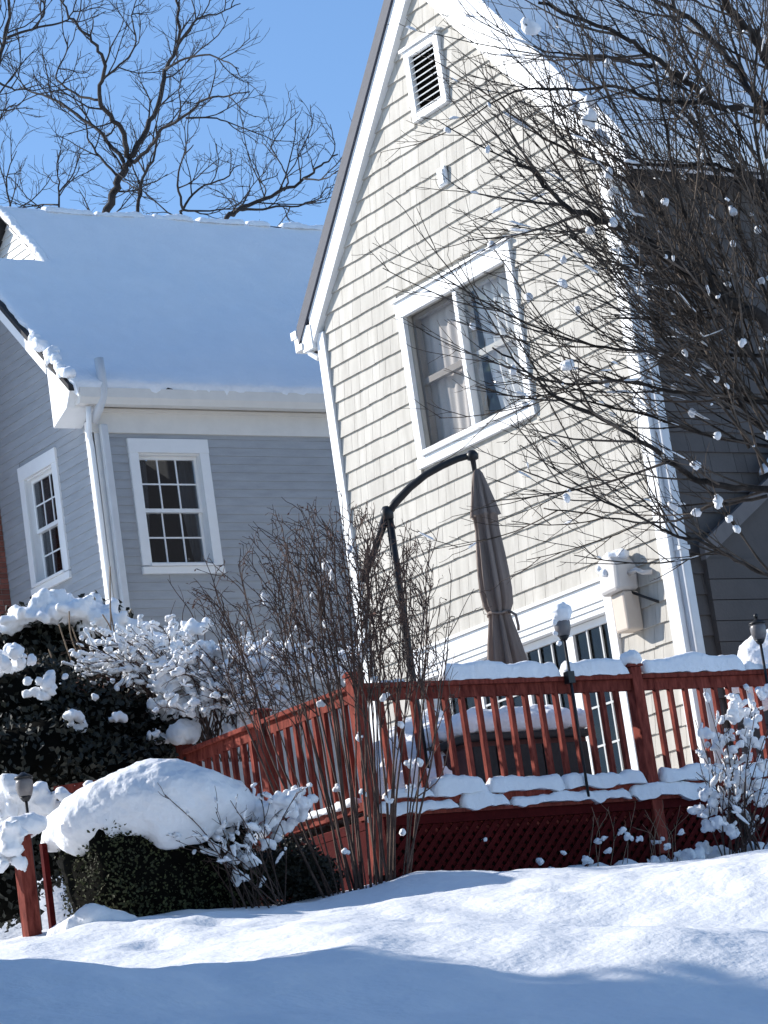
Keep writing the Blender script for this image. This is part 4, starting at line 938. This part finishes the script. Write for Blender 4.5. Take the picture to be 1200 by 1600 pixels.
for (x, y, r, ks) in ((80,1318,.05,(0,)),(96,1298,.10,(-.1,.1)),(128,1282,.15,(-.25,0,.25)),(165,1266,.18,(-.3,0,.3)),(205,1256,.21,(-.3,0,.3)),(245,1250,.22,(-.3,0,.3)),(285,1248,.20,(-.3,0,.3)),(320,1250,.17,(-.25,0,.25)),(350,1252,.13,(-.2,.15)),(375,1256,.09,(-.1,.1)),(230,1222,.10,(-.2,)),(262,1215,.08,(-.25,)),(180,1300,.10,(-.3,)),(260,1300,.11,(-.35,)),(120,1318,.07,(-.2,)),(310,1292,.09,(-.3,))):
    for kd in ks: sp.append((P(x,y,20.85+kd), r))
blob('snow', sp, 'snow', hd, 0.017, 0.032, 2.8, 1.0, 2.0)
# low snowed shrub right of the hedge
w = Wood(41, 0.006); ls = thing('low_shrub', drop(P(400, 1390, 20.7)), 'low twiggy shrub sagging under snow at the right end of the clipped hedge', 'shrub')
for i in range(26):
    a = drop(P(rh.uniform(360,450), 1392, 20.7+rh.uniform(-.3,.3))); b = P(rh.uniform(250,470), rh.uniform(1225,1330), 20.5+rh.uniform(-.3,.4))
    w.grow(spline([a, a.lerp(b,.5)+zu*.08+rv(rh)*.05, b], 5), .006, .003, 0, [(5,.1,.35,.6,.2,zu*.1,.003),(7,.05,.14,.7,.3,zu*.1,.0024)], .3)
w.build(ls, 'stem', 'cane', 'twig')
mb = MB()
for pts in w.shoots:
    if rh.random() < .45: snowtube(mb, pts, rh.uniform(.008,.022), rh, rh.uniform(0,.3), rh.uniform(.6,1))
stuff(mb.build('twig_snow', 'snow', ls, True, False))
sp = []
for (x, y, r) in ((300,1280,.08),(325,1300,.09),(350,1318,.09),(370,1335,.08),(345,1290,.07),(390,1345,.06),(378,1372,.05),(360,1355,.05),(410,1260,.09),(440,1250,.09),(465,1258,.08),(430,1275,.06),(470,1245,.07),(400,1385,.04),(435,1300,.05),(455,1290,.05),(420,1320,.04),(380,1290,.06)):
    c = P(x, y, 20.75+rh.uniform(-.15,.25))
    for _ in range(9): sp.append((c+rv(rh)*r*1.0, r*rh.uniform(0.25,0.6)))
stuff(blob('snow', sp, 'snow', ls, 0.014, 0.025, 10))
mb = MB()
for (x, y, rx, rz) in ((415,1370,.2,.2),(455,1360,.22,.22),(490,1375,.18,.16)): leaves(mb, P(x,y,21.4), (rx,.2,rz), 2600, .04, rh, .5, 2.2)
stuff(mb.build('dark_leaves', 'darkleaf', ls, False, False))  # near-black leaf clumps at the foot of the shrub

def bush(name, label, lumps, leaf, m, dens, seed, grp=None):
    r = random.Random(seed); c0 = P(*lumps[0][:2], lumps[0][2]); t = thing(name, drop(c0), label, 'bush', grp)
    a = MB(); b = MB()
    for (x, y, d, rx, rz) in lumps:
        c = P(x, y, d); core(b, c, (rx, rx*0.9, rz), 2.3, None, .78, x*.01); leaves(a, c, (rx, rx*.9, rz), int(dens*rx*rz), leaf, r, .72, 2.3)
    b.build('shade_core', 'core', t, True); stuff(a.build('foliage', m, t, False, False)); return t  # black lumps stand for the shade inside the bush
def snowon(t, lst, d, vox=.018, amp=.03, nsc=9, seed=0, name='snow', mult=11, kind=True, soft=1.0):
    r = random.Random(seed); sp = []
    for (x, y, rad) in lst:
        c = P(x, y, d+r.uniform(-.15,.15))
        for _ in range(mult):
            o_ = rv(r); k_ = r.uniform(0.16,0.6); sp.append((c+V((o_.x*1.2, o_.y*1.2, o_.z*.75))*rad*(1.25-k_*.6), rad*k_))
    o = blob(name, sp, 'snow', t, vox, amp, nsc, 1.0, soft)
    if kind: stuff(o)
    return o
b1 = bush('evergreen_bush', 'dark evergreen bush with a sagging snow cap below the grey house corner', [(105,1010,26.4,.6,.40),(40,1040,26.2,.5,.45),(175,1030,26.5,.36,.34),(70,1090,26.2,.6,.5),(20,1150,26,.7,.6)], .07, 'darkleaf', 9000, 51, 'evergreen bushes at the left')
snowon(b1, [(40,958,.10),(62,948,.11),(90,945,.11),(115,945,.12),(140,950,.11),(165,962,.10),(190,975,.09),(212,985,.07),(28,962,.08),(15,975,.07),(85,965,.08),(110,972,.07),(128,985,.05),(150,985,.06),(210,1000,.07),(75,955,.08),(100,955,.09),(130,958,.08),(155,966,.08)], 26.0, .02, .035, 8, 1, soft=1.7)
b2 = bush('evergreen_bush', 'deep shaded evergreen bush at the left edge above the stair post', [(40,1120,24.6,.6,.5),(130,1150,24.5,.55,.42),(215,1160,24.6,.45,.36),(60,1190,24.2,.7,.4),(180,1210,24.1,.5,.3),(20,1300,22.6,.5,.35),(90,1310,22.6,.45,.35),(0,1390,22.2,.3,.3)], .06, 'darkleaf', 9000, 52, 'evergreen bushes at the left')
snowon(b2, [(15,1032,.10),(40,1035,.06),(0,1030,.12),(62,1070,.09),(80,1065,.07),(70,1090,.05),(115,1120,.06),(125,1135,.05),(20,1150,.05),(180,1122,.05),(100,1130,.03),(150,1090,.025)], 23.9, .016, .025, 10, 2)
# shaded snow on the stair treads and rails beneath it
snowon(b2, [(10,1240,.12),(40,1252,.12),(75,1256,.10),(105,1245,.07),(130,1232,.05),(20,1262,.10),(55,1268,.09)], 22.0, .025, .03, 6, 3, 'tread_snow')
mb = MB(); mb.beam(P(85,1236,22.3), P(175,1222,22.3), .05, .06); mb.build('rail', 'red', nw)
snowon(nw, [(5,1320,.10),(10,1350,.08),(0,1335,.12),(18,1300,.06)], 20.4, .02, .03, 7, 4, 'side_snow')
b3 = bush('russet_bush', 'low bush with dried russet leaves under clumps of snow', [(170,1090,25.2,.32,.22),(220,1100,25.2,.3,.22),(265,1110,25.3,.25,.2),(130,1110,25,.3,.25)], .06, 'deadleaf', 5000, 53)
snowon(b3, [(130,1045,.06),(150,1035,.06),(165,1040,.06),(185,1028,.07),(205,1025,.07),(225,1010,.07),(245,1000,.08),(265,1005,.07),(185,1045,.05),(280,990,.07),(300,985,.08),(320,978,.06),(235,1020,.06),(165,1075,.04)], 25.0, .018, .03, 10, 5)
# arching shrub, heavy with snow
w = Wood(61, .007); ar = thing('arching_shrub', drop(P(350,1150,24.6)), 'arching bare shrub bowed under ribbons of snow behind the deck railing', 'shrub')
ra = random.Random(4)
for i in range(80):
    a = P(ra.uniform(310,430), 1190, 24.4+ra.uniform(-.3,.3)); k = ra.random(); b = P(236+ra.uniform(0,240), 1005+k*115+ra.uniform(-10,10), 24.0+ra.uniform(-.3,.45))
    mid = a.lerp(b,.55)+zu*ra.uniform(.15,.35); w.grow(spline([a, a.lerp(mid,.5)+zu*.1, mid, mid.lerp(b,.6)+zu*.05, b], 4), .006, .003, 0, [(5,.1,.3,.5,.25,-TH*.3,.0032),(6,.05,.14,.7,.3,-zu*.2,.0026)], .3)
for i in range(60):                                                # the left wing of the shrub, bowed towards the evergreen
    a = P(ra.uniform(270,340), 1170, 24.7+ra.uniform(-.3,.3)); b = P(ra.uniform(115,300), ra.uniform(975,1075), 24.6+ra.uniform(-.4,.3))
    mid = a.lerp(b,.6)+zu*ra.uniform(.1,.28); w.grow(spline([a, a.lerp(mid,.5)+zu*.08, mid, mid.lerp(b,.6)+zu*.03, b], 4), .006, .003, 0, [(5,.1,.3,.5,.25,-TH*.3,.0032),(6,.05,.14,.7,.3,-zu*.2,.0026)], .3)
w.build(ar, 'stem', 'cane', 'twig')
mb = MB()
for pts in w.shoots:
    if ra.random() < .62: snowtube(mb, pts, ra.uniform(.009,.024), ra, ra.uniform(0,.3), ra.uniform(.6,1))
stuff(mb.build('twig_snow', 'snow', ar, True, False))
lst = []
for (pts, r) in (([(250,1045),(275,1030),(305,1022),(335,1018),(365,1024)], .075), ([(245,1075),(262,1062),(290,1055),(325,1050),(360,1055)], .065), ([(250,1100),(275,1085),(305,1080),(330,1085)], .075), ([(255,1112),(285,1105),(300,1115)], .06), ([(345,1075),(360,1070),(375,1078)], .05), ([(365,1140),(380,1125),(400,1115),(410,1100)], .075), ([(375,1090),(400,1085),(425,1090)], .05), ([(430,1010),(455,1010),(470,1030)], .05), ([(400,1010),(420,1020)], .05), ([(480,1035),(500,1025),(520,1030)], .05),([(230,1140),(250,1150),(262,1160)],.05),([(385,1035),(410,1040),(440,1045),(470,1055)],.07),([(400,1065),(430,1070),(460,1080)],.06),([(375,1050),(395,1055)],.06),([(390,1110),(420,1105),(440,1110)],.07),([(500,1050),(530,1055),(555,1060)],.06),([(540,1030),(555,1020),(570,1035)],.06)):
    for i in range(len(pts)-1):
        for f in (0, .5): lst.append((pts[i][0]+(pts[i+1][0]-pts[i][0])*f, pts[i][1]+(pts[i+1][1]-pts[i][1])*f, r*ra.uniform(.7,1.1)))
snowon(ar, lst, 24.25, .014, .030, 17, 6)
# upright twigs against the grey wall
w = Wood(71, .006); ut = thing('thin_shrub', drop(P(300,1000,27)), 'thin upright twigs rising against the grey clapboard wall', 'shrub')
for (pts, r) in (([(310,1000),(300,960),(275,925),(262,905)], .006), ([(320,1000),(318,950),(300,925)], .005), ([(290,1000),(285,965),(290,940)], .005), ([(265,1000),(262,980),(268,955)], .006), ([(345,990),(350,960),(345,930)], .005)):
    w.grow(spline([P(x,y,26.5) for x, y in pts], 4), r, .003, 0, [(6,.08,.25,.6,.2,zu*.3,.003)], .2)
w.build(ut, 'stem', 'cane', 'twig')
snowon(ut, [(268,962,.03),(262,968,.02),(150,985,.05),(150,1000,.035)], 26.3, .012, .015, 12, 7)
# dry stalks in front of the evergreen
ds = thing('dry_stalks', drop(P(120,1060,25.4)), 'pale dry stalks standing before the dark evergreen bush', 'plant'); mb = MB()
for (a, b, c) in (((112,1035),(100,1000),(92,975)),((120,1020),(110,990),(108,955)),((128,1018),(118,995),(112,978)),((145,1020),(142,1000),(140,985)),((185,1015),(178,985),(172,950)),((180,1010),(172,980),(160,960)),((90,1045),(82,1030),(76,1014)),((62,1050),(60,1035),(62,1022)),((45,1050),(44,1036),(42,1020)),((174,1000),(172,930),(172,885))):
    mb.tube(spline([P(*q,25.3) for q in (a,b,c)], 4), [.006]*9, 4)
mb.build('stalk', 'drystalk', ds, True)
# snowy shrub at the right in front of the railing
w = Wood(81, .007); rs_ = thing('snowy_shrub', drop(P(1165,1345,22.6)), 'small shrub loaded with snow clumps in front of the right railing', 'shrub'); rr = random.Random(12)
for i in range(34):
    a = drop(P(rr.uniform(1130,1200), 1342, 22.6+rr.uniform(-.3,.2))); b = P(rr.uniform(1085,1230), rr.uniform(1075,1260), 22.5+rr.uniform(-.3,.3))
    w.grow(spline([a, a.lerp(b,.5)+rv(rr)*.06, b], 5), .007, .003, 0, [(5,.08,.28,.6,.2,zu*.1,.003),(6,.04,.12,.7,.3,zu*0,.0025)], .3)
w.build(rs_, 'stem', 'cane', 'twig')
mb = MB()
for pts in w.shoots:
    if rr.random() < .4: snowtube(mb, pts, rr.uniform(.008,.02), rr, rr.uniform(0,.3), rr.uniform(.6,1))
stuff(mb.build('twig_snow', 'snow', rs_, True, False))
snowon(rs_, [(1150,1095,.06),(1165,1110,.06),(1145,1120,.05),(1175,1130,.05),(1190,1085,.06),(1105,1148,.04),(1120,1160,.055),(1140,1150,.05),(1160,1145,.05),(1180,1160,.05),(1150,1170,.05),(1135,1185,.045),(1165,1185,.04),(1195,1195,.04),(1150,1215,.05),(1175,1225,.05),(1165,1240,.05),(1145,1250,.045),(1110,1240,.05),(1125,1245,.05),(1090,1262,.045),(1110,1270,.06),(1125,1285,.06),(1105,1290,.045),(1145,1300,.04),(1180,1250,.05),(1195,1250,.04),(1190,1325,.05),(1100,1325,.05),(1090,1335,.05),(1125,1330,.03)], 22.5, .013, .02, 14, 8)
sp2 = thing('weed_stems', drop(P(960,1360,22.5)), 'frozen weed stems holding lumps of snow against the red lattice', 'plant'); w = Wood(91, .005)
for i in range(15):
    x = rr.uniform(905,1075); a = drop(P(x,1368,22.6)); w.grow(spline([a, P(x+rr.uniform(-12,15),1310,22.6), P(x+rr.uniform(-25,30),1250+rr.uniform(0,50),22.6)], 5), .004, .002, 0, [(4,.05,.15,.5,.2,zu*.2,.002)], .3)
w.build(sp2, 'drystalk', 'stalk', 'stalk')
snowon(sp2, [(975,1300,.035),(980,1308,.03),(935,1315,.02),(950,1330,.02),(945,1310,.015),(1028,1315,.03),(1043,1322,.025),(1065,1335,.035),(1020,1345,.03),(925,1352,.045),(915,1345,.03),(1040,1350,.05),(1050,1360,.04),(845,1345,.02),(882,1332,.015),(742,1295,.012),(758,1312,.012),(1000,1310,.02),(1065,1300,.02)], 22.5, .01, .012, 14, 9)
# drift at the foot of the lattice and by the hedge
sp = [(drop(P(x, 1362, 22.7))+zu*r*0.2, r) for x, r in ((860,.10),(895,.12),(935,.13),(980,.12),(1030,.12),(1080,.13),(1130,.12),(1180,.12),(1230,.12),(840,.06))]
o = blob('snow_bank', sp, 'snow', None, .025, .04, 6); tag(o, kind='structure')
sp = [(drop(P(x, y, 20.2))+zu*zz, r) for x, y, r, zz in ((140,1420,.14,-.03),(115,1425,.11,-.04),(170,1425,.11,-.05),(90,1432,.08,-.03),(195,1428,.08,-.04))]
o = blob('snow_mound', sp, 'snow', None, .025, .03, 5); tag(o, kind='structure')

# ------------------------------------------------------------------ spruces outside the frame that shade the foreground; last two added to block skylight
for k, (s, tt_, H, R) in enumerate(((17.5,-8.9,7.6,2.7), (13.6,-7.8,8.8,3.0), (10.4,-7.2,15,3.4), (7.5,7.6,15,3.6), (-5,-3.5,16,3.8))):
    b0 = gs(s, tt_); r = random.Random(100+k)
    t = thing('spruce_tree', b0, ('tall spruce at the far end of the row left of the lawn', 'broad spruce in the middle of the row left of the lawn', 'tall spruce nearest the viewer left of the lawn', 'unseen spruce added right of the viewer to block skylight', 'unseen spruce added behind the viewer to block skylight')[k], 'tree', 'spruces round the lawn')
    mb = MB(); mb.tube([b0-zu*.3, b0+zu*H*.5, b0+zu*H], [.2,.12,.02], 8); mb.build('trunk', 'bark', t, True)
    a = MB()
    for i in range(1900):
        f = r.random()**0.8; z = 0.4+f*(H-0.5); L = R*(1-f)**0.8*r.uniform(.75,1.05)+.12; an = r.uniform(0,6.283); d = V((math.cos(an),math.sin(an),-.25)); p0 = b0+zu*z
        for q in range(9):
            u = (q+r.random())/9; p = p0+d*L*u; a.leaf(p, (d+rv(r)*.7).normalized(), (zu+rv(r)*.5).normalized(), .38*(1.1-.5*f), .09)
    stuff(a.build('crown', 'needle', t, False, False))
